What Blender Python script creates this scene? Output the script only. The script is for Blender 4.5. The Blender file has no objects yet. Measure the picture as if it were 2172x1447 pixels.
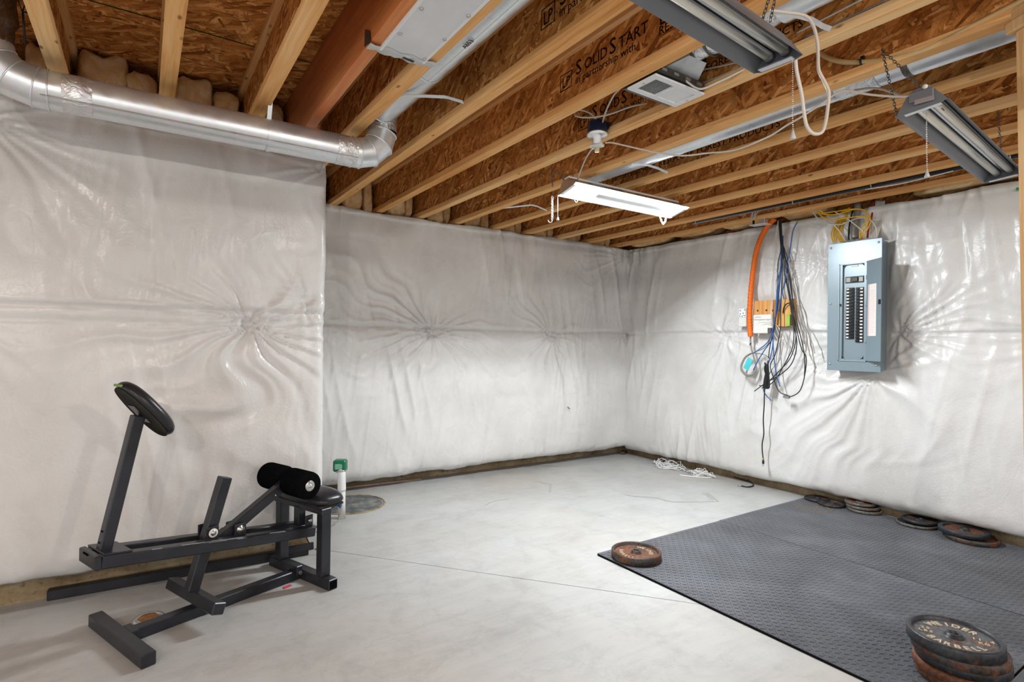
import bpy, bmesh, math, random
import numpy as np
from mathutils import Vector, Matrix

scene = bpy.context.scene
COL = scene.collection

# ------------------------------------------------------------------ camera
TH, PT, RO = math.radians(33.63), math.radians(.229), math.radians(.836)
fw = Vector((math.sin(TH)*math.cos(PT), math.cos(TH)*math.cos(PT), math.sin(PT)))
r0 = Vector((math.cos(TH), -math.sin(TH), 0)); u0 = r0.cross(fw)
rt = r0*math.cos(RO) + u0*math.sin(RO); up = -r0*math.sin(RO) + u0*math.cos(RO)
cam_data = bpy.data.cameras.new('camera'); cam = bpy.data.objects.new('camera', cam_data); COL.objects.link(cam)
cam_data.sensor_width = 36; cam_data.lens = 1180*36/2172; cam_data.clip_start = .02
M = Matrix.Identity(4)
for i in range(3):
    M[i][0] = rt[i]; M[i][1] = up[i]; M[i][2] = -fw[i]
M[2][3] = 1.30
cam.matrix_world = M
scene.camera = cam

# ------------------------------------------------------------------ world and exposure
W = bpy.data.worlds.new('world'); scene.world = W; W.use_nodes = True
W.node_tree.nodes['Background'].inputs[0].default_value = (.96, .98, 1, 1)
W.node_tree.nodes['Background'].inputs[1].default_value = WORLD = .66
LAMP_W, REAR_W, FILL_BULB_W = 48.0, 12.0, 40.0   # light of the lamp in view, of the lamps behind the camera, of the added fill bulbs
scene.view_settings.view_transform = 'Standard'; scene.view_settings.look = 'None'
scene.view_settings.gamma = 1; scene.view_settings.use_curve_mapping = False
scene.view_settings.exposure = 0.97
scene.cycles.max_bounces = 6; scene.cycles.diffuse_bounces = 3; scene.cycles.glossy_bounces = 2
scene.cycles.caustics_reflective = False; scene.cycles.caustics_refractive = False

# ------------------------------------------------------------------ helpers
def tag(o, label=None, cat=None, group=None, kind=None):
    if label: o['label'] = label
    if cat: o['category'] = cat
    if group: o['group'] = group
    if kind: o['kind'] = kind
    return o

def thing(name, label, cat, loc=(0, 0, 0), rotz=0, group=None):
    o = bpy.data.objects.new(name, None); COL.objects.link(o)
    o.empty_display_size = .05
    o.location = loc; o.rotation_euler = (0, 0, rotz)
    return tag(o, label, cat, group)

def V(*a): return Vector(a)

class MB:
    """collects shapes; build() links them as one mesh object"""
    def __init__(s): s.v = []; s.f = []; s.sm = []
    def add(s, vs, fs, smooth=False):
        b = len(s.v); s.v += [tuple(v) for v in vs]; s.f += [tuple(b+i for i in f) for f in fs]; s.sm += [smooth]*len(fs); return s
    def box(s, c, d, R=None, ch=0):
        """box of centre c, size d, optional rotation matrix, chamfered edges ch"""
        hx, hy, hz = d[0]/2, d[1]/2, d[2]/2
        if ch <= 0:
            vs = [(x, y, z) for x in (-hx, hx) for y in (-hy, hy) for z in (-hz, hz)]
            fs = [(0, 1, 3, 2), (4, 6, 7, 5), (0, 4, 5, 1), (2, 3, 7, 6), (0, 2, 6, 4), (1, 5, 7, 3)]
        else:
            ch = min(ch, .49*min(d)); vs = []; idx = {}
            for sx in (-1, 1):
                for sy in (-1, 1):
                    for sz in (-1, 1):
                        for k in range(3):
                            p = [sx*hx, sy*hy, sz*hz]
                            for j in range(3):
                                if j != k: p[j] -= (sx, sy, sz)[j]*ch
                            idx[(sx, sy, sz, k)] = len(vs); vs.append(tuple(p))
            fs = []
            for k in range(3):
                a, b = [(1, 2), (2, 0), (0, 1)][k]
                for sg in (-1, 1):
                    q = []
                    for (i, j) in ((-1, -1), (1, -1), (1, 1), (-1, 1)):
                        t = [0, 0, 0]; t[k] = sg; t[a] = i; t[b] = j; q.append(idx[(*t, k)])
                    fs.append(tuple(q if sg > 0 else q[::-1]))
            for k in range(3):
                a, b = [(1, 2), (2, 0), (0, 1)][k]
                for i in (-1, 1):
                    for j in (-1, 1):
                        t0 = [0, 0, 0]; t1 = [0, 0, 0]; t0[a] = t1[a] = i; t0[b] = t1[b] = j; t0[k] = -1; t1[k] = 1
                        q = (idx[(*t0, a)], idx[(*t1, a)], idx[(*t1, b)], idx[(*t0, b)])
                        fs.append(q if i*j < 0 else q[::-1])
            for sx in (-1, 1):
                for sy in (-1, 1):
                    for sz in (-1, 1):
                        q = tuple(idx[(sx, sy, sz, k)] for k in range(3)); fs.append(q if sx*sy*sz > 0 else q[::-1])
        c = Vector(c)
        vs = [(R @ Vector(v) if R else Vector(v)) + c for v in vs]
        return s.add(vs, fs)
    def bar(s, a, b, w, h, up=(0, 0, 1), ch=0, ext=0):
        """rectangular bar from a to b; w across, h along up"""
        a, b = Vector(a), Vector(b); x = (b-a).normalized(); y = Vector(up).cross(x).normalized(); z = x.cross(y)
        R = Matrix((x, y, z)).transposed()
        return s.box((a+b)/2, ((b-a).length+2*ext, w, h), R, ch)
    def tube(s, pts, r, n=8, caps=True, closed=False, smooth=True, sub=0, flat=1.0):
        P = [Vector(p) for p in pts]
        if sub: P = smoothpath(P, sub, closed)
        m = len(P); rings = []
        rr = r if isinstance(r, (list, tuple)) else [r]*m
        if len(rr) != m: rr = [rr[min(len(rr)-1, int(i*len(rr)/m))] for i in range(m)]
        prev = None; vs = []
        for i in range(m):
            if closed: t = P[(i+1) % m]-P[i-1]
            else: t = P[min(i+1, m-1)]-P[max(i-1, 0)]
            if t.length < 1e-9: t = Vector((0, 0, 1))
            t.normalize()
            if prev is None:
                a = Vector((0, 0, 1)) if abs(t.z) < .9 else Vector((1, 0, 0))
                nx = a.cross(t).normalized()
            else:
                nx = (prev - t*prev.dot(t))
                nx = nx.normalized() if nx.length > 1e-6 else Vector((1, 0, 0)).cross(t).normalized()
            prev = nx; ny = t.cross(nx)
            for k in range(n):
                an = 2*math.pi*k/n; vs.append(P[i] + nx*math.cos(an)*rr[i] + ny*math.sin(an)*rr[i]*flat)
        fs = []
        for i in range(m if closed else m-1):
            for k in range(n):
                j = (i+1) % m
                fs.append((i*n+k, i*n+(k+1) % n, j*n+(k+1) % n, j*n+k))
        if caps and not closed:
            fs.append(tuple(range(n-1, -1, -1))); fs.append(tuple((m-1)*n+k for k in range(n)))
        return s.add(vs, fs, smooth)
    def lathe(s, prof, n=32, c=(0, 0, 0), R=None, smooth=True, arc=2*math.pi):
        """profile [(r, z)] turned about local z"""
        m = len(prof); vs = []; c = Vector(c); full = arc > 6.28
        cols = n if full else n+1
        for k in range(cols):
            an = arc*k/n
            for (r, z) in prof:
                p = Vector((r*math.cos(an), r*math.sin(an), z)); vs.append((R @ p if R else p)+c)
        fs = []
        for k in range(n):
            j = (k+1) % cols
            for i in range(m-1):
                if prof[i][0] < 1e-7 and prof[i+1][0] < 1e-7: continue
                q = [k*m+i, j*m+i, j*m+i+1, k*m+i+1]
                if prof[i][0] < 1e-7: q = [q[0], q[2], q[3]]
                elif prof[i+1][0] < 1e-7: q = [q[0], q[1], q[2]]
                fs.append(tuple(q))
        return s.add(vs, fs, smooth)
    def prism(s, poly, z0, z1, R=None, c=(0, 0, 0)):
        n = len(poly); c = Vector(c)
        vs = [Vector((x, y, z0)) for x, y in poly]+[Vector((x, y, z1)) for x, y in poly]
        vs = [(R @ v if R else v)+c for v in vs]
        fs = [tuple(range(n-1, -1, -1)), tuple(range(n, 2*n))]+[(i, (i+1) % n, n+(i+1) % n, n+i) for i in range(n)]
        return s.add(vs, fs)
    def grid(s, rows, smooth=True, wrap=False):
        m = len(rows); n = len(rows[0]); vs = [p for r in rows for p in r]; fs = []
        for i in range(m-1):
            for j in range(n if wrap else n-1):
                fs.append((i*n+j, i*n+(j+1) % n, (i+1)*n+(j+1) % n, (i+1)*n+j))
        return s.add(vs, fs, smooth)
    def build(s, name, mat, parent=None, world=True, label=None):
        me = bpy.data.meshes.new(name)
        vs = s.v
        root = parent
        while root is not None and root.parent is not None: root = root.parent
        if root is not None and world:
            off = root.location; ca = math.cos(-root.rotation_euler.z); sa = math.sin(-root.rotation_euler.z)
            q = []
            for v in vs:
                x, y, z = v[0]-off.x, v[1]-off.y, v[2]-off.z
                q.append((x*ca-y*sa, x*sa+y*ca, z))
            vs = q
        me.from_pydata(vs, [], s.f); me.polygons.foreach_set('use_smooth', s.sm); me.update()
        if mat: me.materials.append(mat)
        o = bpy.data.objects.new(name, me); COL.objects.link(o)
        if parent is not None: o.parent = parent
        if label: o['label'] = label
        return o

def smoothpath(P, sub, closed=False):
    out = []; n = len(P)
    for i in range(n if closed else n-1):
        if closed: p0, p1, p2, p3 = P[i-1], P[i], P[(i+1) % n], P[(i+2) % n]
        else: p0, p1, p2, p3 = P[max(i-1, 0)], P[i], P[i+1], P[min(i+2, n-1)]
        for k in range(sub):
            t = k/sub
            out.append(.5*((2*p1)+(p2-p0)*t+(2*p0-5*p1+4*p2-p3)*t*t+(3*p1-p0-3*p2+p3)*t**3))
    if not closed: out.append(P[-1])
    return out

def one(name, mb, mat, label, cat, group=None):
    """a thing that is a single mesh"""
    return tag(mb.build(name, mat), label, cat, group)

def copy_tree(o, parent=None):
    c = o.copy(); COL.objects.link(c); c.parent = parent
    for ch in list(o.children): copy_tree(ch, c)
    return c

def axes(x, y=None, z=None):
    return Matrix((Vector(x), Vector(y), Vector(z))).transposed()

RX90 = Matrix.Rotation(math.pi/2, 3, 'X'); RY90 = Matrix.Rotation(math.pi/2, 3, 'Y')

def vnoise(x, y, seed=0):
    """smooth lattice noise in -1..1 for numpy arrays"""
    rng = np.random.RandomState(seed); T = rng.rand(64, 64)*2-1
    xi = np.floor(x).astype(int); yi = np.floor(y).astype(int); fx = x-xi; fy = y-yi
    fx = fx*fx*fx*(fx*(fx*6-15)+10); fy = fy*fy*fy*(fy*(fy*6-15)+10)
    g = lambda a, b: T[a % 64, b % 64]
    return (g(xi, yi)*(1-fx)+g(xi+1, yi)*fx)*(1-fy)+(g(xi, yi+1)*(1-fx)+g(xi+1, yi+1)*fx)*fy

# ------------------------------------------------------------------ materials
def srgb(r, g, b):
    f = lambda c: (c/255/12.92) if c/255 <= .04045 else ((c/255+.055)/1.055)**2.4
    return (f(r), f(g), f(b), 1)

class NT:
    def __init__(s, name):
        s.m = bpy.data.materials.new(name); s.m.use_nodes = True; s.t = s.m.node_tree
        s.b = s.t.nodes['Principled BSDF']
    def n(s, typ, **kw):
        nd = s.t.nodes.new(typ)
        for k, v in kw.items(): setattr(nd, k, v)
        return nd
    def l(s, a, b): s.t.links.new(a, b)
    def set(s, nd, **kw):
        for k, v in kw.items():
            i = nd.inputs[k.replace('_', ' ')]
            if hasattr(v, 'is_output') or isinstance(v, bpy.types.NodeSocket): s.l(v, i)
            else: i.default_value = v
        return nd
    def coord(s, kind='Object', scale=(1, 1, 1), rot=(0, 0, 0), loc=(0, 0, 0)):
        tc = s.n('ShaderNodeTexCoord'); mp = s.n('ShaderNodeMapping')
        s.l(tc.outputs[kind], mp.inputs['Vector']); mp.inputs['Scale'].default_value = scale
        mp.inputs['Rotation'].default_value = rot; mp.inputs['Location'].default_value = loc
        return mp.outputs[0]
    def noise(s, vec, scale=5, detail=3, rough=.5, dist=0):
        nd = s.n('ShaderNodeTexNoise'); s.l(vec, nd.inputs['Vector'])
        nd.inputs['Scale'].default_value = scale; nd.inputs['Detail'].default_value = detail
        nd.inputs['Roughness'].default_value = rough; nd.inputs['Distortion'].default_value = dist
        return nd.outputs['Fac']
    def ramp(s, fac, stops, interp='LINEAR'):
        nd = s.n('ShaderNodeValToRGB'); s.l(fac, nd.inputs[0]); cr = nd.color_ramp; cr.interpolation = interp
        while len(cr.elements) < len(stops): cr.elements.new(.5)
        for e, (p, c) in zip(cr.elements, stops):
            e.position = p; e.color = c if hasattr(c, '__len__') else (c, c, c, 1)
        return nd.outputs[0]
    def mix(s, fac, a, b, mode='MIX'):
        nd = s.n('ShaderNodeMix', data_type='RGBA', blend_type=mode)
        for sock, v in ((nd.inputs[0], fac), (nd.inputs[6], a), (nd.inputs[7], b)):
            if isinstance(v, bpy.types.NodeSocket): s.l(v, sock)
            else: sock.default_value = v
        return nd.outputs[2]
    def math(s, op, a, b=0):
        nd = s.n('ShaderNodeMath', operation=op)
        for i, v in ((0, a), (1, b)):
            if isinstance(v, bpy.types.NodeSocket): s.l(v, nd.inputs[i])
            else: nd.inputs[i].default_value = v
        return nd.outputs[0]
    def bump(s, h, strength=.3, dist=.002):
        nd = s.n('ShaderNodeBump'); s.l(h, nd.inputs['Height'])
        nd.inputs['Strength'].default_value = strength; nd.inputs['Distance'].default_value = dist
        s.l(nd.outputs[0], s.b.inputs['Normal']); return s
    def fin(s, col=None, rough=None, metal=None, **kw):
        if not metal:
            # plain dielectric: diffuse body under a thin fresnel gloss (rough things stay diffuse only)
            t = s.t; nrm = [l.from_socket for l in s.b.inputs['Normal'].links]; t.nodes.remove(s.b)
            out = t.nodes['Material Output']; d = s.n('ShaderNodeBsdfDiffuse')
            def put(v, i):
                if isinstance(v, bpy.types.NodeSocket): s.l(v, i)
                else: i.default_value = v
            put(col, d.inputs['Color'])
            for q in nrm: s.l(q, d.inputs['Normal'])
            if not isinstance(rough, bpy.types.NodeSocket) and rough >= .6: s.l(d.outputs[0], out.inputs[0]); return s.m
            g = s.n('ShaderNodeBsdfGlossy'); g.distribution = 'GGX'; put(rough, g.inputs['Roughness'])
            f = s.n('ShaderNodeFresnel'); f.inputs['IOR'].default_value = 1.45 if 'Specular_IOR_Level' not in kw else 1.5
            for q in nrm: s.l(q, g.inputs['Normal']); s.l(q, f.inputs['Normal'])
            mx = s.n('ShaderNodeMixShader'); s.l(f.outputs[0], mx.inputs[0]); s.l(d.outputs[0], mx.inputs[1]); s.l(g.outputs[0], mx.inputs[2]); s.l(mx.outputs[0], out.inputs[0])
            return s.m
        for k, v in (('Base Color', col), ('Roughness', rough), ('Metallic', metal), *[(k.replace('_', ' '), v) for k, v in kw.items()]):
            if v is None: continue
            if isinstance(v, bpy.types.NodeSocket): s.l(v, s.b.inputs[k])
            else: s.b.inputs[k].default_value = v
        return s.m

def plain(name, col, rough=.5, metal=0, var=.12, scale=14, bump=0, bscale=200, **kw):
    """solid colour with a little procedural mottling"""
    m = NT(name); v = m.coord()
    n = m.noise(v, scale, 4, .6)
    dark = tuple(c*(1-var) for c in col[:3])+(1,); light = tuple(min(1, c*(1+var)) for c in col[:3])+(1,)
    c = m.ramp(n, [(.25, dark), (.75, light)])
    if bump: m.bump(m.noise(v, bscale, 2), bump, .001)
    return m.fin(c, rough, metal, **kw)

def emitter(name, col, strength):
    m = NT(name); m.b.inputs['Base Color'].default_value = (.9, .9, .9, 1)
    m.b.inputs['Emission Color'].default_value = col; m.b.inputs['Emission Strength'].default_value = strength
    return m.m

def osb(name, plane, bright=1.95, dark_rot=0):
    m = NT(name); tc = m.n('ShaderNodeTexCoord'); sp = m.n('ShaderNodeSeparateXYZ'); m.l(tc.outputs['Object'], sp.inputs[0])
    oi = m.n('ShaderNodeObjectInfo')
    cb = m.n('ShaderNodeCombineXYZ'); a, b = plane
    m.l(sp.outputs[a], cb.inputs[0]); m.l(sp.outputs[b], cb.inputs[1])
    off = m.n('ShaderNodeVectorMath', operation='ADD'); sc = m.math('MULTIPLY', oi.outputs['Random'], 37.0)
    cb2 = m.n('ShaderNodeCombineXYZ'); m.l(sc, cb2.inputs[0]); m.l(sc, cb2.inputs[1])
    m.l(cb.outputs[0], off.inputs[0]); m.l(cb2.outputs[0], off.inputs[1])
    base = off.outputs[0]
    wob = m.n('ShaderNodeTexNoise'); m.l(base, wob.inputs['Vector']); wob.inputs['Scale'].default_value = 9
    wm = m.n('ShaderNodeVectorMath', operation='MULTIPLY_ADD'); m.l(wob.outputs['Color'], wm.inputs[0]); wm.inputs[1].default_value = (.03, .03, 0); m.l(base, wm.inputs[2])
    val = None; edge = None
    for k, (ang, lo, sh) in enumerate(((20, 7, 34), (-28, 9, 44), (68, 8, 40), (-75, 11, 52), (5, 13, 70), (40, 10, 50))):
        mp = m.n('ShaderNodeMapping'); m.l(wm.outputs[0], mp.inputs[0]); mp.inputs['Rotation'].default_value = (0, 0, math.radians(ang+dark_rot))
        ms = m.n('ShaderNodeMapping'); m.l(mp.outputs[0], ms.inputs[0]); ms.inputs['Scale'].default_value = (lo, sh, 1); ms.inputs['Location'].default_value = (k*3.7, k*1.9, 0)
        vo = m.n('ShaderNodeTexVoronoi', voronoi_dimensions='2D', distance='CHEBYCHEV'); m.l(ms.outputs[0], vo.inputs['Vector']); vo.inputs['Scale'].default_value = 1
        cs = m.n('ShaderNodeSeparateColor'); m.l(vo.outputs['Color'], cs.inputs[0])
        if val is None: val = cs.outputs[0]; edge = vo.outputs['Distance']
        else:
            mask = m.math('GREATER_THAN', cs.outputs[1], .62)
            mx = m.n('ShaderNodeMix'); m.l(mask, mx.inputs[0]); m.l(val, mx.inputs[2]); m.l(cs.outputs[0], mx.inputs[3]); val = mx.outputs[0]
            mx = m.n('ShaderNodeMix'); m.l(mask, mx.inputs[0]); m.l(edge, mx.inputs[2]); m.l(vo.outputs['Distance'], mx.inputs[3]); edge = mx.outputs[0]
    B = bright
    col = m.ramp(val, [(0, (.15*B, .050*B, .012*B, 1)), (.12, (.27*B, .098*B, .024*B, 1)), (.5, (.36*B, .148*B, .040*B, 1)), (.8, (.43*B, .195*B, .060*B, 1)), (1, (.54*B, .290*B, .110*B, 1))])
    ed = m.ramp(edge, [(.36, 1.0), (.66, .60)])
    big = m.ramp(m.noise(base, 3.5, 3, .6), [(.3, .80), (.7, 1.12)])
    fine = m.ramp(m.noise(base, 160, 1, .6), [(.3, .78), (.7, 1.1)])
    c = m.mix(1, m.mix(1, m.mix(1, col, ed, 'MULTIPLY'), big, 'MULTIPLY'), fine, 'MULTIPLY')
    return m.fin(c, .62)

def lumber(name, cols, along=1, fine=1.0, knots=True, rough=.6):
    """sawn softwood, grain along the given axis"""
    m = NT(name); oi = m.n('ShaderNodeObjectInfo')
    tc = m.n('ShaderNodeTexCoord'); ad = m.n('ShaderNodeVectorMath', operation='ADD'); m.l(tc.outputs['Object'], ad.inputs[0])
    cb = m.n('ShaderNodeCombineXYZ'); sc = m.math('MULTIPLY', oi.outputs['Random'], 23.0)
    for i in range(3): m.l(sc, cb.inputs[i])
    m.l(cb.outputs[0], ad.inputs[1])
    def mp(scale):
        nd = m.n('ShaderNodeMapping'); m.l(ad.outputs[0], nd.inputs[0]); nd.inputs['Scale'].default_value = scale; return nd.outputs[0]
    sc1 = [55*fine]*3; sc1[along] = 2.2; sc2 = [9]*3; sc2[along] = .9
    g = m.noise(mp(sc1), 1, 4, .65, .6); g2 = m.noise(mp(sc2), 1, 3, .5)
    f = m.math('ADD', m.math('MULTIPLY', g, .55), m.math('MULTIPLY', g2, .45))
    f = m.math('ADD', f, m.math('MULTIPLY', m.math('SUBTRACT', oi.outputs['Random'], .5), .12))
    c = m.ramp(f, [(.28, cols[0]), (.48, cols[1]), (.68, cols[2])])
    if knots:
        sk = [13]*3; sk[along] = 5.5
        vo = m.n('ShaderNodeTexVoronoi'); m.l(mp(sk), vo.inputs['Vector']); vo.inputs['Scale'].default_value = 1
        k = m.ramp(vo.outputs['Distance'], [(.05, 1.0), (.12, 0.0)])
        c = m.mix(m.math('MULTIPLY', k, .75), c, tuple(x*.22 for x in cols[0][:3])+(1,))
    return m.fin(c, rough)

MAT = {}
MAT['osb_yz'] = osb('osb_web', ('Y', 'Z'))
MAT['osb_xy'] = osb('osb_subfloor', ('X', 'Y'), 2.1)
MAT['flange'] = lumber('flange_lumber', [srgb(204, 138, 78), srgb(234, 178, 116), srgb(246, 208, 156)])
MAT['stud'] = lumber('stud_lumber', [srgb(190, 140, 90), srgb(222, 178, 126), srgb(236, 202, 156)], 2)
MAT['lvl'] = lumber('stained_beam', [srgb(158, 76, 28), srgb(202, 110, 48), srgb(222, 144, 78)], 1, .8, False, .45)
MAT['ply'] = lumber('plywood', [srgb(176, 120, 66), srgb(214, 158, 96), srgb(230, 182, 122)], 2)

def poly():
    m = NT('white_poly'); v = m.coord()
    n1 = m.noise(v, 2.2, 3, .5); c = m.ramp(n1, [(.3, srgb(216, 214, 211)), (.7, srgb(232, 231, 229))])
    h = m.noise(v, 70, 1.5, .6)
    nv = m.n('ShaderNodeTexNoise'); m.l(m.coord(scale=(1, 1, .55)), nv.inputs['Vector']); nv.inputs['Scale'].default_value = 3.2; nv.inputs['Detail'].default_value = 1.5; nv.inputs['Distortion'].default_value = 1.1
    cre = m.ramp(m.math('ABSOLUTE', m.math('SUBTRACT', nv.outputs['Fac'], .5)), [(0, 0.0), (.035, 1.0)])
    h = m.math('ADD', h, m.math('MULTIPLY', cre, .4))
    m.bump(h, .34, .0034)
    r = m.ramp(m.noise(v, 6, 2), [(.3, .22), (.7, .36)])
    return m.fin(c, r, 0, Specular_IOR_Level=.55)
MAT['poly'] = poly()

def concrete():
    m = NT('concrete_floor'); v = m.coord()
    base = m.ramp(m.noise(v, .8, 5, .6), [(.3, srgb(172, 171, 167)), (.55, srgb(187, 188, 186)), (.75, srgb(197, 199, 199))])
    streak = m.ramp(m.noise(m.coord(scale=(1.2, 9, 1), rot=(0, 0, .5)), 2.2, 5, .65, .7), [(.34, .93), (.56, 1.0), (.75, 1.03)])
    c = m.mix(1, base, streak, 'MULTIPLY')
    speck = m.ramp(m.noise(v, 70, 2, .5), [(.27, .72), (.34, 1.0)])
    c = m.mix(.5, c, m.mix(1, c, speck, 'MULTIPLY'))
    warm = m.ramp(m.noise(m.coord(loc=(3, 1, 0)), .6, 3, .6), [(.45, 0.0), (.7, 1.0)])
    c = m.mix(m.math('MULTIPLY', warm, .22), c, srgb(190, 170, 146))
    vo = m.n('ShaderNodeTexVoronoi', feature='DISTANCE_TO_EDGE')
    wv = m.n('ShaderNodeVectorMath', operation='MULTIPLY_ADD'); nz = m.n('ShaderNodeTexNoise'); m.l(v, nz.inputs['Vector']); nz.inputs['Scale'].default_value = 3; nz.inputs['Detail'].default_value = 6
    m.l(nz.outputs['Color'], wv.inputs[0]); wv.inputs[1].default_value = (.9, .9, 0); m.l(v, wv.inputs[2])
    m.l(wv.outputs[0], vo.inputs['Vector']); vo.inputs['Scale'].default_value = .9
    cr = m.ramp(vo.outputs['Distance'], [(.0, 1.0), (.006, 0.0)])
    c = m.mix(m.math('MULTIPLY', cr, .10), c, srgb(120, 112, 102))
    grime = m.ramp(m.noise(m.coord(loc=(7, 2, 0)), 5, 8, .72, .4), [(.36, .86), (.52, 1.0)])
    c = m.mix(1, c, grime, 'MULTIPLY')
    scr = m.ramp(m.noise(m.coord(scale=(30, 2.2, 1), rot=(0, 0, -.9)), 1.4, 4, .7, 1.5), [(.27, .80), (.33, 1.0)])
    c = m.mix(.7, c, m.mix(1, c, scr, 'MULTIPLY'))
    m.bump(m.noise(v, 40, 2, .65), .10, .003)
    r = m.ramp(m.noise(v, 3, 4), [(.3, .42), (.7, .62)])
    return m.fin(c, r)
MAT['floor'] = concrete()

def footing():
    m = NT('footing_concrete'); v = m.coord()
    c = m.ramp(m.noise(v, 4, 6, .7), [(.3, srgb(122, 100, 74)), (.5, srgb(162, 142, 112)), (.7, srgb(190, 172, 142))])
    c = m.mix(m.ramp(m.noise(v, 42, 3), [(.3, .5), (.42, 0.0)]), c, srgb(70, 55, 40))
    m.bump(m.noise(v, 30, 5, .7), .6, .008)
    return m.fin(c, .85)
MAT['footing'] = footing()

def galv(name='galvanized', tint=(222, 226, 229), rough=.34, fol=0):
    m = NT(name); v = m.coord(); vo = m.n('ShaderNodeTexVoronoi'); m.l(v, vo.inputs['Vector']); vo.inputs['Scale'].default_value = 55
    t = srgb(*tint)
    c = m.mix(.16, t, vo.outputs['Color'], 'SOFT_LIGHT')
    r = m.ramp(m.noise(v, 12, 4), [(.3, rough*.75), (.7, rough*1.35)])
    if fol: m.bump(m.noise(v, fol, 5, .6, 1.2), .9, .012)
    else: m.bump(m.noise(v, 7, 2), .15, .004)
    return m.fin(c, r, .78)
MAT['galv'] = galv()
MAT['foil'] = galv('foil_tape', (222, 222, 224), .26, 22)
MAT['foilwrap'] = galv('foil_wrap', (228, 228, 230), .22, 16)
MAT['steel'] = plain('zinc_steel', srgb(190, 190, 188), .3, .9)
MAT['darksteel'] = plain('dull_steel', srgb(96, 94, 90), .4, .85)

def batt():
    m = NT('fibreglass_batt'); v = m.coord()
    c = m.ramp(m.noise(v, 9, 5, .65, .8), [(.28, srgb(204, 150, 92)), (.5, srgb(234, 192, 138)), (.72, srgb(248, 226, 188))])
    m.bump(m.noise(v, 60, 5, .7), .8, .01)
    return m.fin(c, .95)
MAT['batt'] = batt()
MAT['white_paint'] = plain('white_enamel', srgb(236, 238, 240), .35, 0, .02)
MAT['white_plastic'] = plain('white_plastic', srgb(226, 225, 220), .4, 0, .03)
MAT['cable_white'] = plain('white_cable', srgb(206, 200, 190), .45, 0, .04)
MAT['cable_clean'] = plain('bright_white_cable', srgb(236, 236, 234), .4, 0, .03)
MAT['cable_grey'] = plain('grey_cable', srgb(150, 142, 134), .45, 0, .05)
MAT['cable_black'] = plain('black_cable', srgb(34, 34, 36), .4, 0, .1)
MAT['cable_blue'] = plain('blue_cable', srgb(44, 92, 158), .4, 0, .08)
MAT['cable_yellow'] = plain('yellow_cable', srgb(226, 172, 22), .4, 0, .07)
MAT['cable_red'] = plain('red_cable', srgb(150, 40, 30), .4, 0, .07)
MAT['orange'] = plain('orange_conduit', srgb(232, 108, 22), .45, 0, .05)
MAT['black_plastic'] = plain('black_plastic', srgb(26, 27, 30), .4)
MAT['stamp'] = plain('black_stamp_ink', srgb(40, 24, 12), .8, 0, .3, 60)

# ================================================================== the setting
ZC = 2.431            # underside of the joists
ZS = ZC + .302        # underside of the subfloor
YB, YL, XR = 4.70, 3.45, 4.75      # faces of the insulation blankets: back, left, right

# floor slab, cut by the control joint
jd = Vector((1.384, -1.699)).normalized(); jn = Vector((-jd.y, jd.x))*.0028
pA, pB = Vector((5.2, 3.49-(5.2-.98)/1.384*1.699)), Vector((.98-(5.2-3.49)/1.699*1.384, 5.2))
fl = MB()
fl.prism([(-4, -4), (5.2, -4), tuple(pA-jn), tuple(pB-jn), (-4, 5.2)], -.12, 0)
fl.prism([tuple(pA+jn), (5.2, 5.2), tuple(pB+jn)], -.12, 0)
floor = tag(fl.build('floor', MAT['floor']), kind='structure')
mb = MB(); c0 = (pA+pB)/2; R = axes((jd.x, jd.y, 0), (-jd.y, jd.x, 0), (0, 0, 1))
mb.box((c0.x, c0.y, -.035), ((pA-pB).length, .006, .05), R)
mb.build('control_joint', plain('joint_dirt', srgb(52, 44, 36), .95), floor)
MAT['scuff'] = plain('scuff', srgb(172, 171, 168), .55, 0, .12, 30)
MAT['scuff_dark'] = plain('scuff_dark', srgb(140, 139, 137), .55, 0, .12, 30)
def scuff(pts, w, mat='scuff'):
    P = smoothpath([Vector((x, y, 0)) for x, y in pts], 6); rows = []
    for i, p in enumerate(P):
        t = (P[min(i+1, len(P)-1)]-P[max(i-1, 0)]).normalized(); nn = Vector((-t.y, t.x, 0))*w*(.45+.55*math.sin(math.pi*i/(len(P)-1)))*(1+.3*math.sin(i*1.7))
        rows.append([(p.x-nn.x, p.y-nn.y, .0006), (p.x+nn.x, p.y+nn.y, .0006)])
    MB().grid(rows).build('scuff_mark', MAT[mat], floor)

# concrete foundation walls (footing shows under the blankets), rim boards above
def wallbox(name, a, b):
    mb = MB(); c = [(a[i]+b[i])/2 for i in range(3)]; d = [b[i]-a[i] for i in range(3)]
    mb.box(c, d); return tag(mb.build(name, MAT['footing']), kind='structure')
wallbox('wall_left', (-4, 3.575, -.1), (.875, 3.80, ZC))
wallbox('wall_jog', (.70, 3.80, -.1), (.875, 5.1, ZC))
wallbox('wall_back', (.875, 4.915, -.1), (5.1, 5.1, ZC))
wallbox('wall_right', (4.90, -4, -.1), (5.1, 4.915, ZC))

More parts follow.
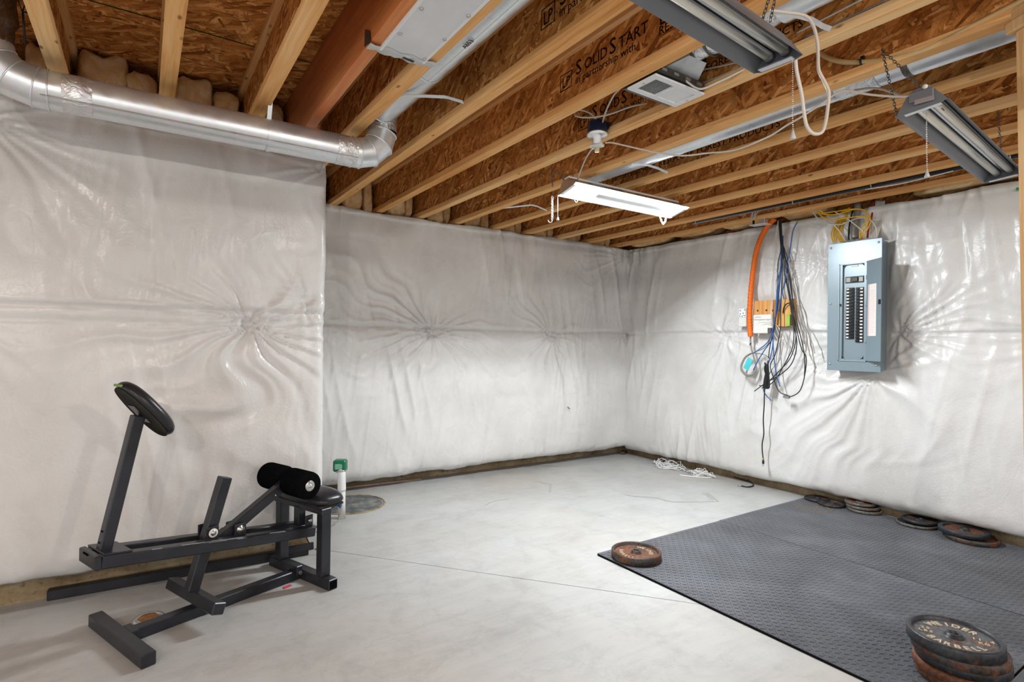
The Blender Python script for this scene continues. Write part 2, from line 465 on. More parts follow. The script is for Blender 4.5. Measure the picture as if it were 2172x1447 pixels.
# subfloor sheets: real joints between the sheets
ceil = bpy.data.objects.new('ceiling', None); COL.objects.link(ceil); tag(ceil, kind='structure')
ys = [-4, -1.905, -.686, .533, 1.752, 2.971, 4.19, 5.1]
for r in range(len(ys)-1):
    xs = [-4+(1.22 if r % 2 else 0)]
    while xs[-1] < 5.1: xs.append(xs[-1]+2.44)
    xs = [-4]+[x for x in xs if -4 < x < 5.1]+[5.1]
    for i in range(len(xs)-1):
        mb = MB(); mb.box(((xs[i]+xs[i+1])/2, (ys[r]+ys[r+1])/2, ZS+.010), (xs[i+1]-xs[i]-.004, ys[r+1]-ys[r]-.005, .020))
        o = mb.build('osb_panel', MAT['osb_xy'], ceil)
mb = MB(); mb.box((.55, .55, ZS+.028), (9.2, 9.2, .012)); mb.build('subfloor_backing', plain('subfloor_top', srgb(60, 80, 50), .9), ceil)
# green painted sheet edges
gm = plain('green_edge_paint', srgb(38, 66, 34), .8)
mb = MB(); mb.box((.5, 2.971, ZS-.0005), (8.9, .006, .003)); mb.build('sheet_edge', gm, ceil)
mb = MB(); mb.box((.5, 1.752, ZS-.0005), (8.9, .006, .003)); mb.build('sheet_edge', gm, ceil)

# rim boards
for nm, a, b in (('trim_1', (-4, 3.70, ZC), (.90, 3.735, ZS)), ('trim_2', (.99, 4.985, ZC), (5.05, 5.02, ZS)), ('trim_3', (4.97, -4, ZC), (5.005, 4.98, ZS))):
    mb = MB(); mb.box([(a[i]+b[i])/2 for i in range(3)], [b[i]-a[i] for i in range(3)]); tag(mb.build(nm, MAT['osb_yz']), kind='structure')

# ------------------------------------------------------------------ insulation blankets
def blanket(name, label, s0, s1, zb, zt, fn, seed, pucks, seams, folds, step=.0125, topfold=.012, dense=1, endcurl=(0, 0), presses=()):
    """stapled poly-faced blanket: s along the wall, d out of the wall"""
    ns = int(abs(s1-s0)/step)+1; nz = int((zt-zb)/step)+1
    S, Z = np.meshgrid(np.linspace(s0, s1, ns), np.linspace(zb, zt, nz))
    D = np.zeros_like(S)
    # courses bulging between the fixed lines
    lines = [zb-.35]+[z for z, a in seams]+[zt]
    for a, b in zip(lines[:-1], lines[1:]):
        t = np.clip((Z-a)/(b-a), 0, 1); D += .035*np.sin(np.pi*t)**.8*((Z >= a) & (Z <= b))
    for z, a in seams:
        zz = z+.012*vnoise(S*1.1, S*0, seed+5)
        D += a*(1/(1+np.exp(-(Z-zz)/.004)))*np.exp(-np.clip(Z-zz, 0, 9)/.09)
        D -= .5*a*np.exp(-((Z-zz+.012)/.010)**2)
    # soft waves and vertical gathers
    D += .012*vnoise(S*1.7+3, Z*1.1, seed)+.0035*vnoise(S*4.5, Z*1.2+.3*S, seed+1)
    fa = np.clip(.5+.9*vnoise(S*1.3+9, Z*.9, seed+2), 0, 1)
    D += folds*fa*(.010*(1-np.abs(vnoise(S*8+1.6*Z, Z*1.1, seed+3))*2.2)+.0045*(1-2*np.abs(vnoise(S*19-2.5*Z, Z*2.0, seed+4))))
    D += .0012*folds*vnoise(S*9, Z*5, seed+15)
    # gathers hanging from the staples along the top edge
    g = np.exp(-(zt-Z)/.16)
    D += topfold*g*(1-2*np.abs(vnoise(S*9+1.5*(zt-Z), (zt-Z)*2, seed+6)))
    zl = zt-.03+.012*vnoise(S*3, S*0, seed+8)
    D += .010*np.exp(-((Z-zl)/.014)**2)
    # crumple at the bottom hem
    D += .007*np.exp(-(Z-zb)/.06)*vnoise(S*13, Z*22, seed+7)
    for (ps, pz, amp, rad, n, ph, dim) in pucks:
        dx = S-ps; dz = Z-pz; r = np.hypot(dx, dz); th = np.arctan2(dz, dx)
        tn = th/(2*np.pi)+.5; wob = .5+.5*vnoise(np.cos(th)*1.6+ph*7, np.sin(th)*1.6+n, seed+9)
        rl = rad*(.35+1.7*wob**1.5)*(1+.5*np.clip(-np.sin(th), 0, 1))
        w = np.exp(-r/rl)*np.clip(r/.03, 0, 1)
        tw = th+.22*vnoise(r*4+ph, th*.6, seed+10)+.35*np.sin(2*th+ph)
        rid = 1-2*np.abs(np.sin(n*.5*tw+ph)); rid2 = 1-2*np.abs(np.sin(n*.93*tw+ph*2.3))
        D += amp*w*(.75*rid+.45*rid2)-dim*np.exp(-(r/.045)**1.2)
    for (a, b, c, d, dep) in presses:      # something screwed over the blanket squeezes it flat
        ex = np.clip(np.maximum(np.maximum(a-S, S-b), np.maximum(c-Z, Z-d)), 0, 9)
        w = np.exp(-(ex/.07)**2); D = D*(1-w)+dep*w
    # rolled bottom hem and both ends curl back to the wall
    D -= .05*np.exp(-(Z-zb)/.035)
    if endcurl[0]: D -= .10*np.exp(-np.abs(S-s0)/.03)
    if endcurl[1]: D -= .05*np.exp(-np.abs(S-s1)/.018)
    zw = Z.copy(); zw[0] += .012*vnoise(S[0]*2.3, S[0]*0, seed+11)+.006*vnoise(S[0]*9, S[0]*0, seed+12)
    zw[-1] += .010*vnoise(S[-1]*3, S[-1]*0, seed+13)
    rows = []
    back = -.11
    rows.append([fn(S[0, j], zw[0, j]+.004, back) for j in range(ns)])
    for i in range(nz): rows.append([fn(S[i, j], zw[i, j], D[i, j]) for j in range(ns)])
    rows.append([fn(S[-1, j], zw[-1, j]+.006, -.02) for j in range(ns)])
    rows.append([fn(S[-1, j], zw[-1, j]+.004, back) for j in range(ns)])
    o = MB().grid(rows).build(name, MAT['poly'])
    return tag(o, label, 'insulation')

blanket('insulation_blanket', 'white poly-faced insulation blanket on the left wall behind the exercise bench',
        -3.0, .928, .135, 2.415, lambda s, z, d: (s, YL-d, z), 11,
        [(.505, 1.385, .025, .32, 17, .4, .035), (.82, 1.53, .012, .12, 13, 1.2, .02), (.93, 2.35, .016, .22, 15, .3, .01), (-.75, 1.40, .014, .2, 15, 2, .02), (-.62, 2.30, .012, .25, 14, 1, .01)],
        [(1.47, .020), (1.40, .010)], 1.0, endcurl=(0, 1))
blanket('insulation_blanket', 'white poly-faced insulation blanket on the far back wall behind the sump pit',
        .93, 4.745, .100, 2.425, lambda s, z, d: (s, YB-d, z), 23,
        [(2.238, 1.385, .024, .30, 19, .2, .035), (3.62, 1.385, .018, .26, 17, 1.1, .03), (4.70, 2.30, .012, .22, 17, .6, .0), (1.15, 1.42, .008, .12, 13, .6, .0), (4.66, 1.40, .010, .15, 13, .5, .01)],
        [(1.45, .022)], 1.2, topfold=.014)
blanket('insulation_blanket', 'white poly-faced insulation blanket on the right wall behind the breaker panel',
        4.72, -3.0, .085, 2.405, lambda s, z, d: (XR-d, s, z), 37,
        [(3.358, 1.40, .020, .28, 17, .9, .03), (2.05, 1.10, .020, .36, 15, 1.9, .0), (2.42, 2.02, .020, .20, 17, .2, .02), (2.40, 1.20, .014, .18, 15, .7, .01), (1.86, 1.42, .022, .26, 19, .6, .02), (3.19, 1.66, .016, .14, 15, .3, .02), (4.70, 2.32, .008, .2, 15, .1, .0), (.75, 1.43, .018, .3, 17, .3, .03)],
        [(1.435, .018)], 1.5, topfold=.012, presses=[(1.98, 2.30, 1.13, 2.12, -.02), (2.76, 3.06, 1.44, 1.70, .0)])
mb = MB()
rows = [[(.921+.004*math.sin(z*7), y, z) for y in np.linspace(3.50, 4.72, 14)] for z in np.linspace(.13, 2.41, 40)]
one('insulation_blanket', MB().grid(rows), MAT['poly'], 'narrow white poly-faced insulation blanket on the short return of the left wall', 'insulation')

# ------------------------------------------------------------------ I-joists
JL = [-1.16, -.755, -.35, .05, .44]                      # left edges, ending on the left wall
JR = [.914, 1.280, 1.683, 2.070, 2.454, 2.880, 3.280, 3.700, 4.104, 4.537]   # running on to the back wall
ORD = ['first', 'second', 'third', 'fourth', 'fifth', 'sixth', 'seventh', 'eighth', 'ninth', 'tenth']
JW = .0635
def joist_meshes(y1):
    y0 = -3.2; L = y1-y0; yc = (y0+y1)/2
    b = MB().box((JW/2, yc, ZC+.019), (JW, L, .038), ch=.0015)
    t = MB().box((JW/2, yc, ZS-.019), (JW, L, .038), ch=.0015)
    w = MB().box((JW/2, yc, (ZC+ZS)/2), (.0095, L, .302-.076))
    return b, t, w
def make_joist(y1):
    e = thing('wood_i_joist', '', 'joist')
    b, t, w = joist_meshes(y1)
    b.build('bottom_flange', MAT['flange'], e, False); t.build('top_flange', MAT['flange'], e, False); w.build('web', MAT['osb_yz'], e, False)
    return e
JOIST = {}
def lay(xs, y1, labels, grp):
    proto = make_joist(y1)
    for i, (x, lb) in enumerate(zip(xs, labels)):
        o = proto if i == 0 else copy_tree(proto)
        o.location = (x, 0, 0); o['label'] = lb; o['group'] = grp; JOIST[round(x, 3)] = o
lay(JL, 3.70, ['wooden I-joist beyond the left picture edge, second one out', 'wooden I-joist just beyond the left picture edge above the duct elbow',
               'mould-stained wooden I-joist leftmost in view, ending above the taped duct elbow',
               'pale wooden I-joist running straight away between two fluffy batts above the long duct',
               'pale wooden I-joist that carries the metal strap of the long duct'], 'I-joists over the left wall')
lay(JR, 4.985, ['pale wooden I-joist along the right edge of the white return panel'] +
    ['wooden I-joist, %s to the right of the white return panel\'s joist, over the back wall' % ORD[i] for i in range(9)], 'I-joists over the back wall')

# ink stamps on the webs
def text_mesh(txt, size, name='stamp', off=0.0):
    cu = bpy.data.curves.new(name, 'FONT'); cu.body = txt; cu.size = size; cu.resolution_u = 2; cu.extrude = 0.0004; cu.offset = off
    o = bpy.data.objects.new(name, cu); COL.objects.link(o)
    dg = bpy.context.evaluated_depsgraph_get(); me = bpy.data.meshes.new_from_object(o.evaluated_get(dg))
    bpy.data.objects.remove(o); return me
def stamp(parent, txt, size, origin, R, mat='stamp', name='stamped_lettering', sx=1.0, label=None):
    me = text_mesh(txt, size, name); me.materials.clear(); me.materials.append(MAT[mat])
    o = bpy.data.objects.new(name, me); COL.objects.link(o)
    o.parent = parent
    m4 = Matrix.Translation(Vector(origin)) @ R.to_4x4() @ Matrix.Diagonal((sx, 1, 1, 1))
    o.matrix_local = m4
    o['kind'] = 'stuff'
    if label: o['label'] = label
    return o
RW = axes((0, -1, 0), (0, 0, 1), (-1, 0, 0))       # lettering on a web face that looks to -X
def web_stamp(jx, y, big=True, tail=None, z=2.545, small='in partnership with', s=1.0):
    j = JOIST[round(jx, 3)]; xf = JW/2-.0095/2-.0006
    bx = MB(); w, h = .088*s, .082*s
    for (a, b, c, d) in ((0, w, 0, .004), (0, w, h-.004, h), (0, .004, 0, h), (w-.004, w, 0, h)):
        bx.box((xf, y-(a+b)/2, z+(c+d)/2), (.0008, b-a, d-c))
    bx.build('stamped_frame', MAT['stamp'], j, False)
    stamp(j, 'LP', .072*s, (xf, y-.013*s, z+.014*s), RW, sx=.85)
    if big:
        stamp(j, 'S', .098*s, (xf, y-.115*s, z+.040*s), RW)
        stamp(j, 'OLID', .072*s, (xf, y-.178*s, z+.042*s), RW, sx=.95)
        stamp(j, 'S', .098*s, (xf, y-.345*s, z+.040*s), RW)
        stamp(j, 'TART', .072*s, (xf, y-.405*s, z+.042*s), RW, sx=.95)
        stamp(j, small, .050*s, (xf, y-.115*s, z-.002), RW, sx=1.02)
        if tail: stamp(j, tail, .088*s, (xf, y-.63*s, z+.036*s), RW); stamp(j, 'RESOLUTE FOREST PRODUCTS', .050*s, (xf, y-.63*s, z-.002), RW)
    else:
        stamp(j, 'in partnership with  RESOLUTE FOREST PRODUCTS', .058*s, (xf, y-.115*s, z+.006), RW, sx=1.08)
web_stamp(JR[1], 1.787, True, 'LPI'); web_stamp(JR[2], 2.170, True, 'LPI')
web_stamp(JR[3], 2.487, True, 'LPI 32', z=2.535); web_stamp(JR[5], 3.235, False, z=2.51)
RS = axes((.94, -.34, 0), (-.34, -.94, 0), (0, 0, -1))
stamp(ceil, '18.0 MM', .060, (.575, 2.16, ZS-.0008), RS); stamp(ceil, 'EXTERIOR', .060, (.50, 2.26, ZS-.0008), RS); stamp(ceil, 'STRUCT', .060, (.545, 2.06, ZS-.0008), RS)

# stained LVL beam
mb = MB().box((.728, .25, ZC+.151), (.050, 6.9, .302), ch=.002)
one('stained_beam', mb, MAT['lvl'], 'orange-stained laminated wooden beam on the left edge of the white return panel', 'beam')

# ------------------------------------------------------------------ batts stuffed at the joist ends
def puff(c, d, seed, n=18):
    """puffy batt: rounded block with lumps"""
    mb = MB(); rng = np.random.RandomState(seed); rows = []
    for i in range(n+1):
        ph = -math.pi/2+math.pi*i/n; row = []
        for j in range(2*n):
            th = 2*math.pi*j/(2*n)
            se = lambda v, e: math.copysign(abs(v)**e, v)
            x = se(math.cos(ph), .45)*se(math.cos(th), .45); y = se(math.cos(ph), .45)*se(math.sin(th), .45); z = se(math.sin(ph), .45)
            k = float(1+.14*vnoise(np.array([x*1.5+seed]), np.array([z*1.6+y]), seed)[0]+.05*vnoise(np.array([x*4]), np.array([z*5+y*4]), seed+1)[0])
            cr = .07*abs(float(vnoise(np.array([x*3.1+5]), np.array([z*1.6]), seed+2)[0]))
            row.append((c[0]+x*d[0]/2*k, c[1]+y*d[1]/2*(k-cr*2), c[2]+z*d[2]/2*k))
        rows.append(row)
    return mb.grid(rows, True, True)
k = 0
for i, x in enumerate(JL[:-1]):
    a, b = x+JW, JL[i+1]
    for (fx, w, zz, h) in ((.31, .66, .165, .27), (.80, .46, .140, .24)):
        k += 1
        if i < 2 and k % 2: continue
        one('insulation_batt', puff((a+(b-a)*fx, 3.555, ZC+zz), ((b-a)*w*.9, .20, h), 50+k), MAT['batt'],
            ['tan fibreglass batt tucked at the joist end past the left picture edge, %s' % ORD[k], 'tan fibreglass batt tucked between the mould-stained joist and the straight joist, %s piece' % ('left' if fx < .5 else 'right'), 'tan fibreglass batt tucked between the straight joist and the strapped joist, %s piece' % ('left' if fx < .5 else 'right')][max(0, i-1)], 'insulation', 'batts over the left wall')
one('insulation_batt', puff((.602, 3.555, ZC+.135), (.16, .18, .24), 77), MAT['batt'], 'tan fibreglass batt crumpled between the strapped joist and the orange beam', 'insulation', 'batts over the left wall')
for i in range(9):
    a, b = JR[i]+JW, JR[i+1]
    for q, (fx, w, zz, h, dy) in enumerate(((.46, .56, .10, .21, 0), (.86, .25, .14, .27, .015))):
        one('insulation_batt', puff((a+(b-a)*fx, 4.825+dy, ZC+zz+.006), ((b-a)*w*.93, .16, h), 90+i*2+q, 14), MAT['batt'],
            '%s fibreglass batt in the %s joist bay from the left over the back wall' % ('low crumpled' if q == 0 else 'upright', ORD[i]), 'insulation', 'batts over the back wall')
for i, (y, l) in enumerate(((4.35, .6), (3.75, .55), (3.15, .5), (2.62, .42), (1.45, .7), (.75, .6))):
    one('insulation_batt', puff((4.80, y, ZC+.085), (.24, l, .16), 130+i, 14), MAT['batt'], 'tan fibreglass batt lying along the top of the right wall, %s from the far corner' % ORD[i], 'insulation', 'batts over the right wall')

# ================================================================== shop lights
MAT['tube_lit'] = emitter('lit_tube', (.96, .98, 1, 1), 9.0); MAT['tube_lit'].cycles.emission_sampling = 'NONE'
MAT['lamp_grey'] = plain('grey_lamp_enamel', srgb(112, 115, 121), .38, .25, .06, 5)
MAT['lamp_silver'] = plain('silver_reflector', srgb(196, 197, 204), .22, .7, .05, 5)
MAT['lamp_white'] = plain('white_reflector', srgb(240, 240, 240), .35, 0, .02)
MAT['tube_off'] = plain('frosted_tube', srgb(240, 237, 226), .3, 0, .03)
MAT['lens'] = plain('clear_lens', srgb(196, 198, 200), .12, .1, .03)

def chain(a, b, mat, parent, name='chain', r=.0016, link=.016, w=.005):
    """jack chain of alternating links as one hanging strand"""
    a, b = Vector(a), Vector(b); d = b-a; n = max(2, int(d.length/(link*.72))); t = d.normalized()
    s = (Vector((1, 0, 0)) if abs(t.x) < .8 else Vector((0, 1, 0))); e1 = t.cross(s).normalized(); e2 = t.cross(e1)
    mb = MB()
    for i in range(n):
        c = a+d*((i+.5)/n); e = e1 if i % 2 else e2; pts = []
        for k in range(10):
            an = 2*math.pi*k/10; pts.append(c+t*math.cos(an)*link*.52+e*math.sin(an)*w)
        mb.tube(pts, r, 5, closed=True)
    o = mb.build(name, mat, parent); o['kind'] = 'stuff'; return o

def shop_light(name, label, x0, x1, yc, z, W, depth, lit, skin, inner, yaw=0, tilt=0, tube_y=.024, tube_z=.03, power=0):
    """twin-tube fixture; rim at height z, running along x"""
    e = thing(name, label, 'lamp', ((x0+x1)/2, yc, z), yaw)
    L = x1-x0; h = W/2; ch = tube_y*2+.014; c = ch/2+.008; t = .0016
    prof = [(-h, 0), (-c-.004, depth*.78), (-c, depth), (c, depth), (c+.004, depth*.78), (h, 0)]
    lip = .006
    out = MB(); inn = MB()
    Rt = Matrix.Rotation(tilt, 3, 'X')
    def sec(x, off): return [tuple(Rt @ Vector((x, y+(off if y > 0 else -off), zz+(off if zz > .01 else 0)))) for y, zz in prof]
    # outer skin and inner reflector are two faces of the folded sheet
    oa, ob = sec(-L/2, t), sec(L/2, t); ia, ib = sec(-L/2, 0), sec(L/2, 0)
    n = len(prof)
    out.add(oa+ob, [(i, i+1, n+i+1, n+i) for i in range(n-1)])
    for k in (0, n-1):
        out.add([oa[k], ob[k], ib[k], ia[k]], [(0, 1, 2, 3)])
    inn.add(ia+ib, [(i+1, i, n+i, n+i+1) for i in range(n-1)])
    out.build('housing', MAT[skin], e, False); inn.build('reflector', MAT[inner], e, False)
    top = MB().box(tuple(Rt @ Vector((0, 0, depth+.013))), (L*.98, .052, .024), Rt, .002)
    top.build('wiring_channel', MAT[skin], e, False)
    # end plates
    for sx in (-1, 1):
        ep = MB(); X = sx*(L/2+.001)
        poly = [(-h*.98, .002), (-h*.72, -.004), (h*.72, -.004), (h*.98, .002), (c+.004, depth*.9), (c, depth+.003), (-c, depth+.003), (-c-.004, depth*.9)]
        a = [tuple(Rt @ Vector((X-.0012, y, zz))) for y, zz in poly]; b = [tuple(Rt @ Vector((X+.0012, y, zz))) for y, zz in poly]; m = len(poly)
        ep.add(a+b, [tuple(range(m)), tuple(range(2*m-1, m-1, -1))]+[(i, m+i, m+(i+1) % m, (i+1) % m) for i in range(m)])
        pl = ep.build('end_plate', MAT[skin], e, False)
        MB().box(tuple(Rt @ Vector((X-sx*.012, 0, -.002))), (.024, h*1.4, .003), Rt).build('end_lip', MAT['white_paint' if lit else 'lamp_silver'], pl, False)
        for ty in (-tube_y, tube_y):
            MB().lathe([(0, 0), (.016, 0), (.016, .014), (.011, .018), (0, .018)], 14, tuple(Rt @ Vector((X-sx*.002, ty, tube_z))), Rt @ axes((0, 1, 0), (0, 0, 1), (1, 0, 0)) if sx < 0 else Rt @ axes((0, 0, 1), (0, 1, 0), (-1, 0, 0))).build('lamp_holder', MAT['white_plastic'] if lit else MAT['lamp_grey'], pl, False)
    for ty in (-tube_y, tube_y):
        p0, p1 = Rt @ Vector((-L/2+.014, ty, tube_z)), Rt @ Vector((L/2-.014, ty, tube_z))
        tb = MB().tube([p0, p1], .0125, 14).build('tube', MAT['tube_lit' if lit else 'tube_off'], e, False)
        if not lit:
            for s in (-1, 1):
                MB().bar(p0+Rt @ Vector((0, s*.0128, .002)), p1+Rt @ Vector((0, s*.0128, .002)), .002, .008).build('tube_edge', MAT['lens'], tb, False)
    if lit:
        for ty in (-tube_y, tube_y):
            la = bpy.data.lights.new('tube_light', 'AREA'); la.shape = 'RECTANGLE'; la.size = L-.04; la.size_y = .022; la.energy = power/2; la.color = (.90, .96, 1)
            lo = bpy.data.objects.new('tube_light', la); COL.objects.link(lo); lo.parent = e
            lo.location = Rt @ Vector((0, ty, tube_z-.0132)); lo.rotation_euler = (tilt, 0, 0)
        la = bpy.data.lights.new('tube_glow', 'AREA'); la.shape = 'RECTANGLE'; la.size = L-.04; la.size_y = .012; la.energy = power*.16; la.color = (.90, .96, 1)
        lo = bpy.data.objects.new('tube_glow', la); COL.objects.link(lo); lo.parent = e       # the tubes shine up into the reflector too
        lo.location = Rt @ Vector((0, 0, tube_z-.006)); lo.rotation_euler = (tilt+math.pi, 0, 0)
    if not lit:
        MB().bar(Rt @ Vector((-L/2+.01, 0, tube_z+.014)), Rt @ Vector((L/2-.01, 0, tube_z+.014)), .018, .016, ch=.005).build('centre_ridge', MAT['lamp_silver'], e, False)
        for s in (-1, 1):
            MB().bar(Rt @ Vector((-L/2+.01, s*(c-.003), tube_z+.012)), Rt @ Vector((L/2-.01, s*(c-.003), tube_z+.012)), .006, .010, ch=.002).build('reflector_fold', MAT['lamp_silver'], e, False)
    return e

lit = shop_light('shop_light', 'lit white twin-tube shop light hanging over the middle of the room', 2.31, 3.42, 2.85, 2.318, .20, .062, True, 'lamp_white', 'lamp_white', tube_y=.020, tube_z=.044, tilt=math.radians(-14), power=LAMP_W)
near = shop_light('shop_light', 'unlit grey twin-tube shop light hanging nearest, cut by the top picture edge', .36, 1.575, .905, 2.145, .145, .052, False, 'lamp_grey', 'lamp_grey', yaw=math.radians(4.2))
right = shop_light('shop_light', 'unlit grey twin-tube shop light hanging at the right near the breaker wall', 2.205, 3.43, .865, 2.125, .150, .052, False, 'lamp_grey', 'lamp_grey', yaw=math.radians(5), tilt=math.radians(-6))
# unseen fixtures of the same kind, assumed behind the camera to light the basement
for lab, x, y in (('unseen lit twin-tube shop light behind the camera on the breaker-wall side', 2.3, -1.9), ('unseen lit twin-tube shop light behind the camera towards the left', -2.4, .2)):
    shop_light('shop_light', lab, x, x+1.11, y, 2.315, .20, .056, True, 'lamp_white', 'lamp_white', tube_y=.020, tube_z=.037, power=REAR_W)

# bare-bulb lampholders added out of view behind the camera to brighten the ceiling
MAT['fill_bulb_lit'] = emitter('lit_fill_bulb', (1, .90, .76, 1), 12.0); MAT['fill_bulb_lit'].cycles.emission_sampling = 'NONE'
for lab, x, y in (('bare bulb added as fill light, unseen behind the camera on the left', -1.1, -1.2), ('bare bulb added as fill light, unseen behind the camera on the right', 1.50, -1.45)):
    e = thing('added_fill_bulb', lab, 'lamp', (x, y, 2.40))
    MB().lathe([(0, .031), (.054, .031), (.057, .024), (.045, .009), (.030, .002), (.024, -.02), (0, -.02)], 24, (0, 0, 0)).build('lampholder_base', MAT['white_paint'], e, False)
    MB().lathe([(0, -.02), (.014, -.022), (.018, -.04), (.030, -.065), (.031, -.085), (.022, -.104), (0, -.112)], 20, (0, 0, 0)).build('bulb', MAT['fill_bulb_lit'], e, False)
    pl_ = bpy.data.lights.new('fill_bulb_light', 'POINT'); pl_.energy = FILL_BULB_W; pl_.color = (1, .94, .86); pl_.shadow_soft_size = .03
    po_ = bpy.data.objects.new('fill_bulb_light', pl_); COL.objects.link(po_); po_.parent = e; po_.location = (0, 0, -.15)

